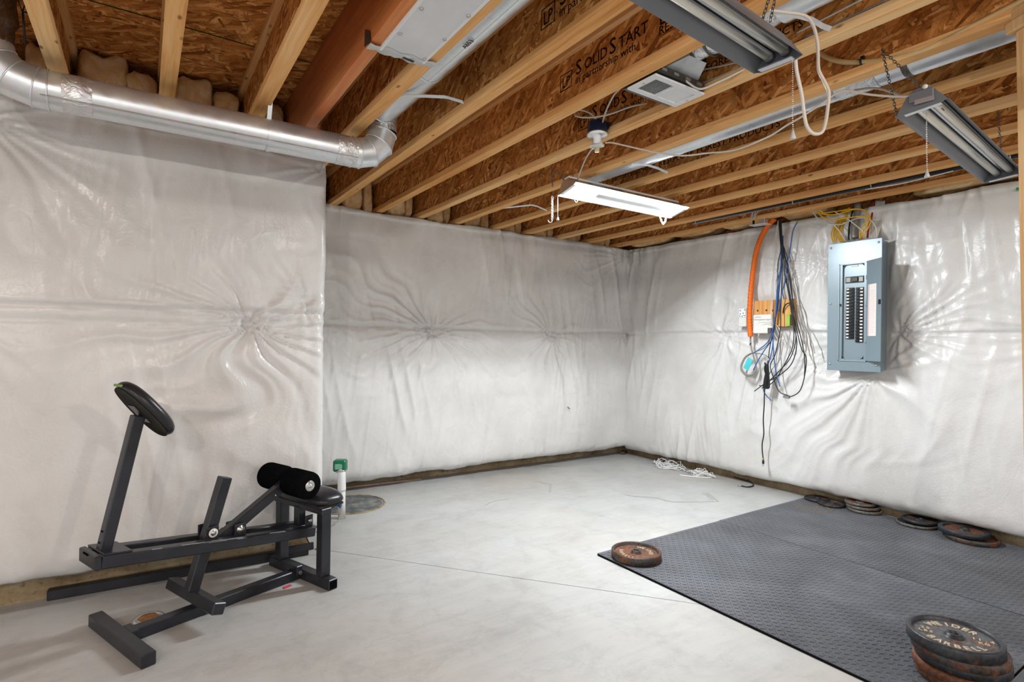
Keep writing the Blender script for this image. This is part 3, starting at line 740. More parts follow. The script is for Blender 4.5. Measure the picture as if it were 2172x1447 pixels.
# measured paths of cables, cords and straps (metres)
PATH = {
    'holder_to_lit': [(1.966, 2.207, 2.342), (2.105, 2.426, 2.369), (2.252, 2.643, 2.378), (2.402, 2.865, 2.372)],
    'holder_to_right': [(2.024, 2.18, 2.367), (2.042, 2.142, 2.359), (2.073, 2.07, 2.328), (2.131, 1.931, 2.269), (2.179, 1.808, 2.228), (2.221, 1.69, 2.216), (2.259, 1.565, 2.204), (2.288, 1.421, 2.228), (2.294, 1.349, 2.252), (2.298, 1.28, 2.271), (2.298, 1.202, 2.295), (2.293, 1.135, 2.316), (2.296, 1.091, 2.31), (2.297, 1.023, 2.272), (2.296, 0.942, 2.234), (2.291, 0.872, 2.205), (2.285, 0.83, 2.179)],
    'right_cord2': [(2.384, 1.112, 2.343), (2.367, 1.038, 2.32), (2.352, 0.981, 2.286), (2.327, 0.916, 2.234), (2.303, 0.854, 2.198)],
    'near_cord': [(1.582, 0.901, 2.155), (1.596, 0.905, 2.116), (1.625, 0.905, 2.054), (1.645, 0.908, 2.004), (1.661, 0.908, 1.968), (1.683, 0.901, 1.949), (1.71, 0.89, 1.954), (1.727, 0.887, 1.985), (1.745, 0.889, 2.043), (1.756, 0.893, 2.091), (1.752, 0.905, 2.128), (1.746, 0.919, 2.167), (1.754, 0.926, 2.221), (1.76, 0.932, 2.263), (1.761, 0.942, 2.31), (1.754, 0.956, 2.347), (1.739, 0.973, 2.364), (1.706, 1.008, 2.377), (1.672, 1.044, 2.389)],
    'near_pull': [(1.57, 0.903, 2.149), (1.574, 0.901, 1.932)],
    'right_pull': [(2.301, 0.831, 2.136), (2.307, 0.829, 1.933)],
    'lit_hookchain': [(2.276, 2.961, 2.288), (2.278, 2.961, 2.133)],
    'lit_pull': [(2.301, 2.933, 2.292), (2.303, 2.932, 2.15)],
    'lit_loop': [(3.32, 2.951, 2.294), (3.33, 2.945, 2.258), (3.342, 2.937, 2.24), (3.354, 2.929, 2.258), (3.36, 2.925, 2.298)],
    'lit_chain_a': [(2.259, 2.936, 2.346), (2.191, 2.861, 2.451)],
    'lit_chain_b': [(2.355, 2.896, 2.362), (2.246, 2.871, 2.434), (2.186, 2.864, 2.457)],
    'lit_wire_loop': [(2.338, 2.836, 2.348), (2.341, 2.834, 2.286), (2.365, 2.818, 2.231), (2.372, 2.813, 2.262), (2.348, 2.829, 2.318)],
    'strap_a': [(0.999, 2.525, 2.462), (1.023, 2.468, 2.459), (1.066, 2.362, 2.432), (1.114, 2.24, 2.396), (1.13, 2.193, 2.373), (1.149, 2.137, 2.345)],
    'strap_b': [(2.535, 2.488, 2.429), (2.589, 2.413, 2.417), (2.627, 2.359, 2.39), (2.66, 2.309, 2.355)],
    'strap_c': [(2.661, 3.929, 2.485), (2.742, 3.849, 2.477), (2.776, 3.814, 2.463), (2.833, 3.755, 2.424)],
    'strap_d': [(1.779, 1.093, 2.445), (1.823, 1.036, 2.419), (1.85, 0.999, 2.397), (1.868, 0.972, 2.368), (1.882, 0.953, 2.354)],
    'near_hook': [(1.558, 0.952, 2.336), (1.546, 0.947, 2.312), (1.544, 0.937, 2.295), (1.534, 0.921, 2.256)],
    'fan_cable': [(1.867, 1.671, 2.523), (1.885, 1.647, 2.495), (1.909, 1.615, 2.469), (1.933, 1.584, 2.439), (1.956, 1.552, 2.405), (1.976, 1.527, 2.397), (2.008, 1.485, 2.414), (2.052, 1.426, 2.441), (2.078, 1.389, 2.461), (2.091, 1.366, 2.484)],
    'web_cable_a': [(2.088, 1.651, 2.553), (2.088, 1.498, 2.518), (2.088, 1.364, 2.49)],
    'web_cable_b': [(2.088, 1.629, 2.486), (2.088, 1.521, 2.48), (2.088, 1.429, 2.48), (2.088, 1.364, 2.479)],
    'web_cable_c': [(2.088, 1.185, 2.514), (2.088, 1.062, 2.52), (2.088, 0.949, 2.526)],
    'web_cable_d': [(2.088, 1.157, 2.483), (2.088, 1.012, 2.482), (2.088, 0.867, 2.484)],
    'box_cable_a': [(1.754, 1.77, 2.447), (1.821, 1.899, 2.473), (1.891, 2.013, 2.482), (1.953, 2.107, 2.482), (2.017, 2.196, 2.477)],
    'box_cable_b': [(2.138, 1.911, 2.527), (2.11, 1.947, 2.518), (2.051, 2.019, 2.51), (1.977, 2.111, 2.482), (1.915, 2.186, 2.477), (1.873, 2.234, 2.489), (1.867, 2.246, 2.508), (1.885, 2.242, 2.528), (1.928, 2.227, 2.526), (1.967, 2.215, 2.51), (1.996, 2.21, 2.482)],
    'hose': [(2.462, 1.294, 2.597), (2.462, 1.25, 2.553), (2.462, 1.191, 2.513), (2.462, 1.12, 2.483), (2.462, 1.029, 2.457), (2.462, 0.9, 2.439), (2.462, 0.769, 2.458), (2.462, 0.626, 2.482), (2.462, 0.511, 2.509)],
    'orange': [(4.64, 2.814, 2.435), (4.64, 2.871, 2.386), (4.64, 2.942, 2.283), (4.64, 2.991, 2.14), (4.64, 3.017, 1.971), (4.64, 3.038, 1.756), (4.64, 3.044, 1.54), (4.64, 3.032, 1.393)],
    'orange_tail': [(4.65, 3.039, 1.393), (4.65, 3.038, 1.333), (4.65, 3.028, 1.281), (4.65, 3.018, 1.247)],
    'coil_a': [(4.64, 3.011, 1.247), (4.64, 3.078, 1.211), (4.64, 3.115, 1.148), (4.64, 3.115, 1.092), (4.64, 3.066, 1.046), (4.64, 3.004, 1.049), (4.64, 2.972, 1.102), (4.64, 2.982, 1.17), (4.64, 3.011, 1.247)],
    'coil_b': [(4.63, 3.0, 1.243), (4.63, 3.043, 1.229), (4.63, 3.094, 1.171), (4.63, 3.118, 1.113), (4.63, 3.078, 1.059), (4.63, 3.021, 1.036), (4.63, 2.975, 1.077), (4.63, 2.971, 1.145), (4.63, 3.0, 1.243)],
    'coil_tail': [(4.64, 3.011, 1.243), (4.64, 2.9, 1.232), (4.64, 2.832, 1.192)],
    'coil_tail2': [(4.63, 2.986, 1.252), (4.63, 2.904, 1.283), (4.63, 2.85, 1.334), (4.63, 2.834, 1.401)],
    'black_0': [(4.655, 2.783, 2.415), (4.652, 2.771, 2.279), (4.649, 2.759, 2.153), (4.646, 2.781, 2.031), (4.643, 2.777, 1.865), (4.639, 2.781, 1.658), (4.636, 2.803, 1.451), (4.633, 2.834, 1.326), (4.63, 2.849, 1.2)],
    'black_1': [(4.649, 2.766, 2.411), (4.647, 2.754, 2.235), (4.645, 2.73, 2.108), (4.643, 2.718, 1.942), (4.641, 2.681, 1.775), (4.639, 2.652, 1.611), (4.636, 2.624, 1.449), (4.634, 2.637, 1.287), (4.632, 2.718, 1.122), (4.63, 2.78, 1.016), (4.628, 2.853, 0.957), (4.626, 2.933, 0.952)],
    'black_2': [(4.643, 2.759, 2.409), (4.641, 2.746, 2.233), (4.639, 2.713, 2.085), (4.637, 2.697, 1.899), (4.635, 2.659, 1.692), (4.633, 2.622, 1.489), (4.63, 2.594, 1.328), (4.628, 2.632, 1.167), (4.626, 2.735, 1.06), (4.624, 2.864, 0.982), (4.622, 2.976, 0.898)],
    'black_3': [(4.637, 2.764, 2.409), (4.635, 2.743, 2.191), (4.634, 2.697, 2.041), (4.632, 2.677, 1.856), (4.63, 2.64, 1.651), (4.628, 2.595, 1.448), (4.627, 2.551, 1.289), (4.625, 2.509, 1.211), (4.623, 2.522, 1.052), (4.621, 2.56, 0.931), (4.62, 2.64, 0.876), (4.618, 2.681, 0.873)],
    'black_4': [(4.631, 2.747, 2.397), (4.629, 2.73, 2.209), (4.627, 2.689, 2.081), (4.625, 2.665, 1.895), (4.623, 2.628, 1.69), (4.62, 2.583, 1.488), (4.618, 2.539, 1.329), (4.616, 2.516, 1.191), (4.614, 2.517, 1.053)],
    'black_5': [(4.625, 2.761, 2.407), (4.623, 2.744, 2.19), (4.622, 2.724, 2.023), (4.62, 2.729, 1.859), (4.619, 2.734, 1.614), (4.617, 2.735, 1.45), (4.616, 2.775, 1.244), (4.615, 2.821, 1.139), (4.613, 2.792, 1.037), (4.612, 2.737, 0.917), (4.61, 2.651, 0.884)],
    'black_6': [(4.619, 2.749, 2.396), (4.618, 2.723, 2.145), (4.616, 2.669, 1.976), (4.615, 2.632, 1.77), (4.613, 2.612, 1.528), (4.612, 2.593, 1.368), (4.61, 2.639, 1.207), (4.609, 2.747, 1.08), (4.607, 2.832, 0.993), (4.606, 2.893, 0.93)],
    'blue_0': [(4.648, 2.755, 2.277), (4.646, 2.755, 2.028), (4.643, 2.777, 1.865), (4.64, 2.791, 1.658), (4.638, 2.8, 1.492), (4.636, 2.823, 1.368), (4.633, 2.896, 1.262), (4.63, 2.948, 1.176), (4.628, 2.992, 1.089)],
    'blue_1': [(4.643, 2.744, 2.274), (4.641, 2.74, 2.067), (4.639, 2.757, 1.863), (4.636, 2.779, 1.616), (4.634, 2.806, 1.451), (4.632, 2.815, 1.284), (4.63, 2.848, 1.158), (4.627, 2.872, 1.032), (4.625, 2.887, 0.905), (4.623, 2.813, 0.828)],
    'blue_2': [(4.638, 2.732, 2.272), (4.635, 2.733, 2.087), (4.632, 2.762, 1.822), (4.629, 2.783, 1.575), (4.627, 2.805, 1.43), (4.624, 2.797, 1.243), (4.621, 2.771, 1.079), (4.618, 2.733, 0.958)],
    'blue_3': [(4.633, 2.601, 2.372), (4.63, 2.639, 2.297), (4.626, 2.66, 2.138), (4.623, 2.682, 2.018), (4.62, 2.695, 1.897), (4.616, 2.726, 1.756), (4.613, 2.748, 1.614)],
    'blue_4': [(4.628, 2.738, 2.189), (4.625, 2.746, 1.943), (4.621, 2.771, 1.698), (4.618, 2.788, 1.533), (4.615, 2.833, 1.367), (4.611, 2.919, 1.283), (4.608, 2.991, 1.239)],
    'white_0': [(4.645, 2.786, 2.414), (4.643, 2.791, 2.24), (4.641, 2.818, 2.035), (4.639, 2.818, 1.785), (4.637, 2.828, 1.618), (4.635, 2.811, 1.451)],
    'white_1': [(4.645, 2.782, 2.413), (4.644, 2.787, 2.198), (4.643, 2.81, 2.034), (4.641, 2.829, 1.869), (4.64, 2.834, 1.66), (4.639, 2.827, 1.493), (4.637, 2.767, 1.368), (4.636, 2.746, 1.43), (4.635, 2.776, 1.492)],
    'white_2': [(4.645, 2.795, 1.493), (4.643, 2.763, 1.409), (4.642, 2.718, 1.348), (4.64, 2.691, 1.295), (4.638, 2.674, 1.336), (4.637, 2.707, 1.401), (4.635, 2.759, 1.471)],
    'white_3': [(4.645, 3.013, 1.432), (4.643, 2.988, 1.496), (4.64, 2.941, 1.538), (4.637, 2.88, 1.544), (4.635, 2.82, 1.509)],
    'white_4': [(4.645, 2.989, 1.453), (4.642, 2.969, 1.496), (4.638, 2.926, 1.52), (4.635, 2.829, 1.51)],
    'white_5': [(4.645, 2.97, 1.427), (4.642, 2.941, 1.478), (4.638, 2.894, 1.503), (4.635, 2.825, 1.493)],
    'grey_0': [(4.65, 2.698, 2.023), (4.648, 2.653, 1.855), (4.647, 2.608, 1.69), (4.645, 2.564, 1.528), (4.643, 2.522, 1.448), (4.642, 2.473, 1.349), (4.64, 2.447, 1.252)],
    'grey_1': [(4.65, 2.668, 1.694), (4.647, 2.608, 1.67), (4.645, 2.582, 1.609), (4.643, 2.562, 1.448), (4.64, 2.535, 1.329)],
    'grey_2': [(4.65, 2.723, 1.368), (4.647, 2.749, 1.203), (4.643, 2.811, 1.118), (4.64, 2.861, 1.032)],
    'dropcord': [(4.6, 2.834, 1.18), (4.604, 2.844, 1.034), (4.607, 2.867, 0.915), (4.611, 2.872, 0.781), (4.615, 2.881, 0.654), (4.619, 2.877, 0.528), (4.622, 2.892, 0.442), (4.626, 2.894, 0.378), (4.63, 2.886, 0.295)],
    'yloop_a': [(4.6, 2.418, 2.418), (4.604, 2.368, 2.398), (4.607, 2.318, 2.394), (4.611, 2.269, 2.393), (4.615, 2.173, 2.39), (4.618, 2.111, 2.382), (4.622, 2.068, 2.361), (4.625, 2.042, 2.327), (4.629, 2.04, 2.287), (4.633, 2.057, 2.247), (4.636, 2.086, 2.202), (4.64, 2.099, 2.15)],
    'yloop_b': [(4.59, 2.413, 2.412), (4.595, 2.363, 2.385), (4.601, 2.315, 2.372), (4.606, 2.26, 2.369), (4.612, 2.204, 2.375), (4.617, 2.142, 2.385), (4.623, 2.088, 2.372), (4.628, 2.052, 2.336), (4.634, 2.033, 2.293), (4.639, 2.041, 2.245), (4.645, 2.077, 2.188), (4.65, 2.091, 2.154)],
    'yloop_c': [(4.585, 2.407, 2.41), (4.589, 2.377, 2.369), (4.593, 2.327, 2.338), (4.597, 2.279, 2.327), (4.601, 2.198, 2.325), (4.605, 2.136, 2.323), (4.61, 2.081, 2.318), (4.614, 2.046, 2.302), (4.618, 2.059, 2.269), (4.622, 2.092, 2.228), (4.626, 2.104, 2.19), (4.63, 2.101, 2.149)],
    'yfan_0': [(4.75, 2.237, 2.44), (4.728, 2.248, 2.365), (4.705, 2.267, 2.292), (4.683, 2.272, 2.219), (4.66, 2.237, 2.149)],
    'yfan_1': [(4.75, 2.247, 2.438), (4.728, 2.26, 2.367), (4.705, 2.274, 2.293), (4.683, 2.287, 2.222), (4.66, 2.251, 2.151)],
    'yfan_2': [(4.75, 2.257, 2.435), (4.728, 2.271, 2.369), (4.705, 2.295, 2.296), (4.683, 2.302, 2.224), (4.66, 2.265, 2.153)],
    'yfan_3': [(4.75, 2.267, 2.433), (4.728, 2.283, 2.371), (4.705, 2.303, 2.298), (4.683, 2.317, 2.226), (4.66, 2.291, 2.156)],
    'yfan_4': [(4.75, 2.277, 2.431), (4.728, 2.294, 2.373), (4.705, 2.324, 2.301), (4.683, 2.332, 2.229), (4.66, 2.305, 2.159)],
    'yfan_5': [(4.75, 2.287, 2.428), (4.728, 2.306, 2.375), (4.705, 2.331, 2.302), (4.683, 2.347, 2.231), (4.66, 2.32, 2.161)],
    'wloop_a': [(4.59, 2.449, 2.418), (4.595, 2.415, 2.363), (4.599, 2.364, 2.319), (4.604, 2.298, 2.291), (4.608, 2.234, 2.282), (4.613, 2.171, 2.299), (4.617, 2.109, 2.311), (4.622, 2.065, 2.304), (4.626, 2.02, 2.273), (4.631, 1.995, 2.226), (4.635, 1.987, 2.179), (4.64, 1.99, 2.144)],
    'wloop_b': [(4.6, 2.401, 2.421), (4.607, 2.359, 2.39), (4.613, 2.331, 2.35), (4.62, 2.296, 2.289), (4.627, 2.258, 2.235), (4.633, 2.231, 2.186), (4.64, 2.218, 2.151)],
    'wloop_c': [(4.6, 2.277, 2.387), (4.604, 2.249, 2.365), (4.608, 2.201, 2.33), (4.612, 2.138, 2.268), (4.616, 2.092, 2.22), (4.62, 2.075, 2.198)],
    'wfan_0': [(4.78, 2.058, 2.46), (4.747, 2.052, 2.359), (4.713, 2.049, 2.266), (4.68, 2.058, 2.152)],
    'wfan_1': [(4.78, 2.049, 2.459), (4.747, 2.044, 2.358), (4.713, 2.041, 2.265), (4.68, 2.05, 2.151)],
    'wfan_2': [(4.78, 2.041, 2.457), (4.747, 2.036, 2.356), (4.713, 2.033, 2.263), (4.68, 2.043, 2.15)],
    'wfan_3': [(4.78, 2.032, 2.455), (4.747, 2.028, 2.355), (4.713, 2.025, 2.262), (4.68, 2.036, 2.149)],
    'wfan_4': [(4.78, 2.023, 2.453), (4.747, 2.02, 2.353), (4.713, 2.017, 2.261), (4.68, 2.028, 2.148)],
    'wfan_5': [(4.78, 2.015, 2.452), (4.747, 2.012, 2.352), (4.713, 2.009, 2.259), (4.68, 2.021, 2.147)],
    'wfan_6': [(4.78, 2.006, 2.45), (4.747, 2.004, 2.35), (4.713, 2.001, 2.258), (4.68, 2.014, 2.146)],
    'wfan_7': [(4.78, 1.998, 2.448), (4.747, 1.996, 2.349), (4.713, 1.993, 2.257), (4.68, 2.006, 2.144)],
    'redcable': [(4.76, 2.071, 2.457), (4.74, 2.063, 2.398), (4.72, 2.062, 2.327), (4.7, 2.074, 2.241), (4.68, 2.073, 2.158)],
    'conduit': [(4.74, 2.173, 2.461), (4.723, 2.171, 2.364), (4.707, 2.179, 2.277), (4.69, 2.171, 2.17)],
    'darkcable': [(4.75, 2.201, 2.45), (4.733, 2.218, 2.367), (4.717, 2.226, 2.269), (4.7, 2.22, 2.168)],
    'jbox': [(4.56, 3.004, 2.441), (4.56, 2.849, 2.413), (4.56, 3.004, 2.389), (4.56, 2.848, 2.363)],
    'jbox_wires': [(4.45, 2.87, 2.497), (4.505, 2.932, 2.471), (4.56, 2.976, 2.436)],
    'blackend': [(4.612, 3.119, 0.006), (4.634, 3.066, 0.006), (4.752, 3.076, 0.006), (4.896, 3.155, 0.006), (4.972, 3.24, 0.006), (4.996, 3.359, 0.006)],
    'scuffA': [(3.505, 3.481, 0.0), (3.539, 3.392, 0.0), (3.665, 3.267, 0.0), (3.679, 3.127, 0.0), (3.805, 3.036, 0.0), (4.035, 2.916, 0.0)],
    'scuffB': [(4.146, 3.157, 0.0), (4.104, 3.076, 0.0), (4.021, 2.957, 0.0)],
    'scuffC': [(4.182, 3.135, 0.0), (4.114, 3.035, 0.0), (4.035, 2.916, 0.0)],
    'scuffD': [(3.373, 4.76, 0.0), (3.525, 4.776, 0.0), (3.629, 4.664, 0.0), (3.84, 4.569, 0.0)],
    'scuffE': [(2.296, 3.81, 0.0), (2.444, 3.892, 0.0), (2.56, 3.856, 0.0)],
    'scuffF': [(3.12, 4.261, 0.0), (3.153, 4.119, 0.0), (3.186, 4.021, 0.0)],
    'scuffG': [(3.141, 4.047, 0.0), (2.985, 3.858, 0.0)],
}

# ================================================================== ducts and things under the joists
def ring(mb, c, ax, R, r, n=28, m=6):
    """bead round a pipe at c with axis ax"""
    ax = Vector(ax).normalized(); s = Vector((0, 0, 1)) if abs(ax.z) < .9 else Vector((1, 0, 0)); a = ax.cross(s).normalized(); b = ax.cross(a)
    c = Vector(c); pts = [c+a*math.cos(2*math.pi*k/n)*R+b*math.sin(2*math.pi*k/n)*R for k in range(n)]
    return mb.tube(pts, r, m, closed=True)
def sleeve(mb, a, b, R, n=28):
    return mb.tube([a, b], R, n, caps=False)

def arc_pts(c, u, v, r, a0, a1, n):
    c, u, v = Vector(c), Vector(u), Vector(v)
    return [c+u*math.cos(a0+(a1-a0)*k/n)*r+v*math.sin(a0+(a1-a0)*k/n)*r for k in range(n+1)]

DR, DZ = .077, 2.305
d = thing('round_duct', 'long galvanized round duct hanging across the left wall with taped elbows', 'duct', (.3, 2.94, DZ))
MB().tube([(-.36, 2.94, DZ), (.935, 2.94, DZ)], DR, 32, caps=False).build('pipe', MAT['galv'], d)
MB().box((.29, 2.94-.066, DZ-.045), (1.28, .003, .012), Matrix.Rotation(-.6, 3, 'X')).build('lock_seam', MAT['galv'], d)
def gores(path, R, prefix, parent):
    full = MB().tube(path, R, 30, caps=False)          # mitred rings shared by neighbouring gores
    for i in range(len(path)-1):
        g = MB(); g.v = full.v[i*30:(i+2)*30]; g.f = [(k, (k+1) % 30, 30+(k+1) % 30, 30+k) for k in range(30)]; g.sm = [True]*30
        g.build('elbow_gore', MAT['galv'], parent)
    for i in range(len(path)):
        q = [Vector(v) for v in full.v[i*30:(i+1)*30]]; c = sum(q, Vector())/30
        MB().tube([c+(v-c)*1.012 for v in q], .0032, 6, closed=True).build('crimp_ring', MAT['galv'], parent)
pr = arc_pts((.945, 2.94, DZ+.135), (1, 0, 0), (0, 0, 1), .135, -math.pi/2, 0, 3)
gores([Vector((.91, 2.94, DZ))]+pr, DR+.001, 'r', d)
plft = arc_pts((-.37, 2.94, DZ+.15), (-1, 0, 0), (0, 0, 1), .15, -math.pi/2, 0, 3)
gores([Vector((-.33, 2.94, DZ))]+plft, DR+.002, 'l', d)
sleeve(MB(), (-.285, 2.94, DZ), (-.185, 2.94, DZ), DR+.0015).build('foil_tape', MAT['foil'], d)
sleeve(MB(), (.825, 2.94, DZ), (.93, 2.94, DZ), DR+.0015).build('foil_tape', MAT['foil'], d)
mb = MB(); mb.tube([pr[-1], (1.078, 2.94, 2.485), (1.075, 2.93, 2.53), (1.066, 2.895, 2.548), (1.058, 2.85, 2.548)], [.079, .080, .080, .079, .078], 26, caps=False, sub=4); mb.build('taped_boot', MAT['foil'], d)
# strap that hangs it from the joist
st = thing('duct_strap', 'thin metal strap tying the long duct to a joist', 'strap', (.50, 2.94, 2.431))
mb = MB(); pts = arc_pts((.50, 2.94, DZ), (0, 1, 0), (0, 0, 1), DR+.0025, math.radians(75), math.radians(-205), 26); rows = [[(p.x-.010, p.y, p.z), (p.x+.010, p.y, p.z)] for p in pts]
mb.grid(rows).build('strap_band', MAT['galv'], st)
MB().bar((.50, 2.915, 2.375), (.50, 2.885, 2.445), .02, .002, (0, 1, 0)).build('strap_tab', MAT['galv'], st)
MB().lathe([(0, 0), (.005, 0), (.004, .003), (0, .003)], 10, (.50, 2.883, 2.437), RX90).build('screw_head', MAT['steel'], st)
# plastic-wrapped flexible duct rising from the left elbow
fx = thing('flex_duct', 'brown shiny plastic-wrapped flexible duct rising at the top left corner', 'duct', (-.52, 2.9, 2.5))
pm = NT('brown_wrap'); vv = pm.coord(); pm.bump(pm.noise(vv, 22, 5, .6, 1.4), 1.0, .02)
MAT['wrap'] = pm.fin(pm.ramp(pm.noise(vv, 7, 4), [(.3, srgb(52, 34, 22)), (.7, srgb(104, 72, 48))]), .18, 0, Specular_IOR_Level=.8)
mb = MB(); mb.tube([(-.52, 2.94, 2.445), (-.52, 2.93, 2.52), (-.53, 2.86, 2.61), (-.54, 2.65, 2.625), (-.55, 2.2, 2.62)], [.082, .098, .105, .106, .106], 26, sub=5); mb.build('wrapped_sleeve', MAT['wrap'], fx)
MB().box((-.515, 2.78, 2.517), (.085, .03, .002), Matrix.Rotation(.25, 3, 'X') @ Matrix.Rotation(-.35, 3, 'Z')).build('paper_tag', MAT['white_plastic'], fx)
mb = MB()
for k in range(6): mb.tube([(-.405, 2.86, 2.56), (-.40+.02*math.sin(k*1.3), 2.86-.02*math.cos(k*1.7), 2.55+.012*k)], .0022, 5)
mb.tube([(-.405, 2.86, 2.57), (-.40, 2.90, 2.45)], .004, 6)
o = mb.build('wire_tie', MAT['black_plastic'], fx); o['kind'] = 'stuff'

# duct in the joist bay right of the white panel
bd = thing('round_duct', 'galvanized round duct tucked in the joist bay beside the white return panel', 'duct', (1.055, 1.0, 2.545))
MB().tube([(1.055, 2.80, 2.548), (1.055, -2.5, 2.548)], .0755, 32, caps=False).build('pipe', MAT['galv'], bd)
MB().tube([(1.055, 2.87, 2.548), (1.055, 2.30, 2.548)], .0775, 32, caps=False).build('joint_collar', MAT['galv'], bd)
for y in (2.86, 2.30): ring(MB(), (1.055, y, 2.548), (0, 1, 0), .078, .003).build('crimp_ring', MAT['galv'], bd)
MB().box((1.06, .2, 2.4725), (.012, 4.2, .002)).build('lock_seam', MAT['galv'], bd)
ink = stamp(bd, 'A653', .03, (.0, .95, -.0765), axes((0, -1, 0), (-1, 0, 0), (0, 0, -1)), name='printed_mark', sx=1.1)

# duct in the bay over the lit lamp
gd = thing('round_duct', 'galvanized round duct running above the lit shop light towards the right', 'duct', (2.645, 1.0, 2.515))
MB().tube([(2.645, 3.20, 2.515), (2.645, 1.20, 2.515)], .074, 32, caps=True).build('pipe', MAT['galv'], gd)
MB().tube([(2.645, 1.26, 2.515), (2.645, -2.5, 2.515)], .0755, 32, caps=False).build('pipe', MAT['galv'], gd)
sleeve(MB(), (2.645, 1.30, 2.515), (2.645, 1.13, 2.515), .0772).build('foil_tape', MAT['foil'], gd)
mb = MB(); pts = arc_pts((2.645, 1.02, 2.515), (-1, 0, 0), (0, 0, 1), .0775, math.radians(20), math.radians(-130), 18)
mb.grid([[(p.x, p.y-.012, p.z), (p.x, p.y+.012, p.z)] for p in pts]).build('strap_band', MAT['darksteel'], gd)

# loose strap ends and hangers
def strap(key, w, label, mat='galv'):
    P = [Vector(p) for p in PATH[key]]; rows = []
    for i, p in enumerate(P):
        t = (P[min(i+1, len(P)-1)]-P[max(i-1, 0)]).normalized(); s = t.cross(Vector((.3, .5, .81))).normalized()
        rows.append([p-s*w/2, p+s*w/2, p+s*w/2+Vector((0, 0, .0012)), p-s*w/2+Vector((0, 0, .0012)), p-s*w/2])
    one('hanger_strap', MB().grid(rows, False), MAT[mat], label, 'strap', 'loose duct straps')
strap('strap_a', .016, 'loose bent metal strap end sticking out under the bay duct beside the white panel')
strap('strap_b', .016, 'loose bent metal strap end under the duct behind the lit shop light')
PATH['strap_c'][0] = (2.508, 4.06, 2.450); strap('strap_c', .014, 'small loose metal strap end left of the lit shop light near the back wall')
strap('strap_d', .016, 'loose bent metal strap end beside the near unlit shop light cord')

# white return-air panel with screws and taped end
rp = thing('return_air_panel', 'white textured return-air panel screwed between the orange beam and a joist', 'panel', (.84, .6, 2.428))
wm = NT('white_foil_board'); wv_ = wm.coord(); wm.bump(wm.noise(wm.coord(scale=(60, 25, 20)), 4, 3, .6), .35, .003)
MAT['foilboard'] = wm.fin(wm.ramp(wm.noise(wv_, 3, 3), [(.3, srgb(214, 216, 220)), (.7, srgb(234, 235, 238))]), .5)
MB().box((.838, -.2, 2.427), (.176, 4.54, .008), ch=.001).build('board', MAT['foilboard'], rp)
for s in (-1, 1): MB().box((.838+s*.089, -.2, 2.4265), (.010, 4.54, .011)).build('edge_strip', MAT['white_paint'], rp)
for (x, y) in ((.918, 2.035), (.918, 1.86), (.918, 1.68), (.918, 1.50), (.768, 1.92), (.768, 1.735), (.768, 1.55)):
    MB().lathe([(0, -.005), (.005, -.005), (.0075, -.002), (.0075, 0), (0, 0)], 10, (x, y, 2.423)).build('screw_head', MAT['steel'], rp)
mb = MB(); rows = []
for i in range(15):
    x = .700+i*.0195; rows.append([(x, 2.115+.006*math.sin(i*1.9), 2.44), (x, 2.095+.006*math.sin(i*2.3), 2.424+.003*math.sin(i*1.1)), (x, 2.04+.008*math.sin(i*1.3), 2.4215)])
mb.grid(rows).build('end_tape', MAT['foilboard'], rp)
mb = MB(); mb.add([(.70, 2.04, 2.424), (.70, 2.115, 2.44), (.697, 2.10, 2.50), (.697, 2.05, 2.47)], [(0, 1, 2, 3), (3, 2, 1, 0)]); mb.build('tape_flap', MAT['darksteel'], rp)
MB().box((.865, 2.075, 2.4205), (.05, .012, .001), Matrix.Rotation(.15, 3, 'Z')).build('tape_gap', MAT['black_plastic'], rp)

# ------------------------------------------------------------------ exhaust fan
fan = thing('exhaust_fan', 'white louvred exhaust fan grille set between two joists', 'fan', (1.905, 1.675, 2.43))
GX0, GX1, GY0, GY1 = 1.752, 2.064, 1.590, 1.752
mb = MB(); zc, zh = 2.421, .008
for (a, b, c, e) in ((GX0, GX1, GY0, GY0+.026), (GX0, GX1, GY1-.026, GY1), (GX0, GX0+.030, GY0+.026, GY1-.026), (GX1-.030, GX1, GY0+.026, GY1-.026), (1.896, 1.910, GY0+.026, GY1-.026)):
    mb.box(((a+b)/2, (c+e)/2, zc), (b-a, e-c, zh))
gr = mb.build('grille_frame', MAT['white_paint'], fan)
for (a, b, ang) in ((GX0+.030, 1.896, -.75), (1.910, GX1-.030, .15)):
    n = 11
    for k in range(n):
        x = a+(b-a)*(k+.5)/n
        MB().box((x, (GY0+GY1)/2, zc+.002), (.0095, GY1-GY0-.052, .0012), Matrix.Rotation(ang, 3, 'Y')).build('louver', MAT['white_paint'], gr)
MB().box((1.905, 1.69, 2.535), (.29, .19, .21)).build('fan_box', MAT['darksteel'], fan)
mb = MB(); mb.box((1.905, 1.588, 2.447), (.30, .012, .03)); mb.build('mounting_rail', MAT['darksteel'], fan)
for k in range(4): MB().box((1.79+k*.075, 1.580, 2.447), (.03, .006, .012)).build('rail_clip', MAT['steel'], fan)
MB().add([(1.80, 1.595, 2.62), (2.02, 1.595, 2.62), (2.02, 1.595, 2.46), (1.80, 1.595, 2.46), (1.85, 1.50, 2.60), (1.96, 1.50, 2.60), (1.96, 1.50, 2.49), (1.85, 1.50, 2.49)],
         [(0, 1, 5, 4), (1, 2, 6, 5), (2, 3, 7, 6), (3, 0, 4, 7)]).build('duct_boot', MAT['galv'], fan)
for sx in (1.768, 2.048): MB().lathe([(0, -.003), (.004, -.003), (.005, 0), (0, 0)], 10, (sx, 1.671, 2.4175)).build('screw_head', MAT['steel'], fan)
fd = thing('foil_duct', 'crumpled foil-wrapped fan duct between two joists behind the near shop light', 'duct', (1.91, 1.3, 2.55))
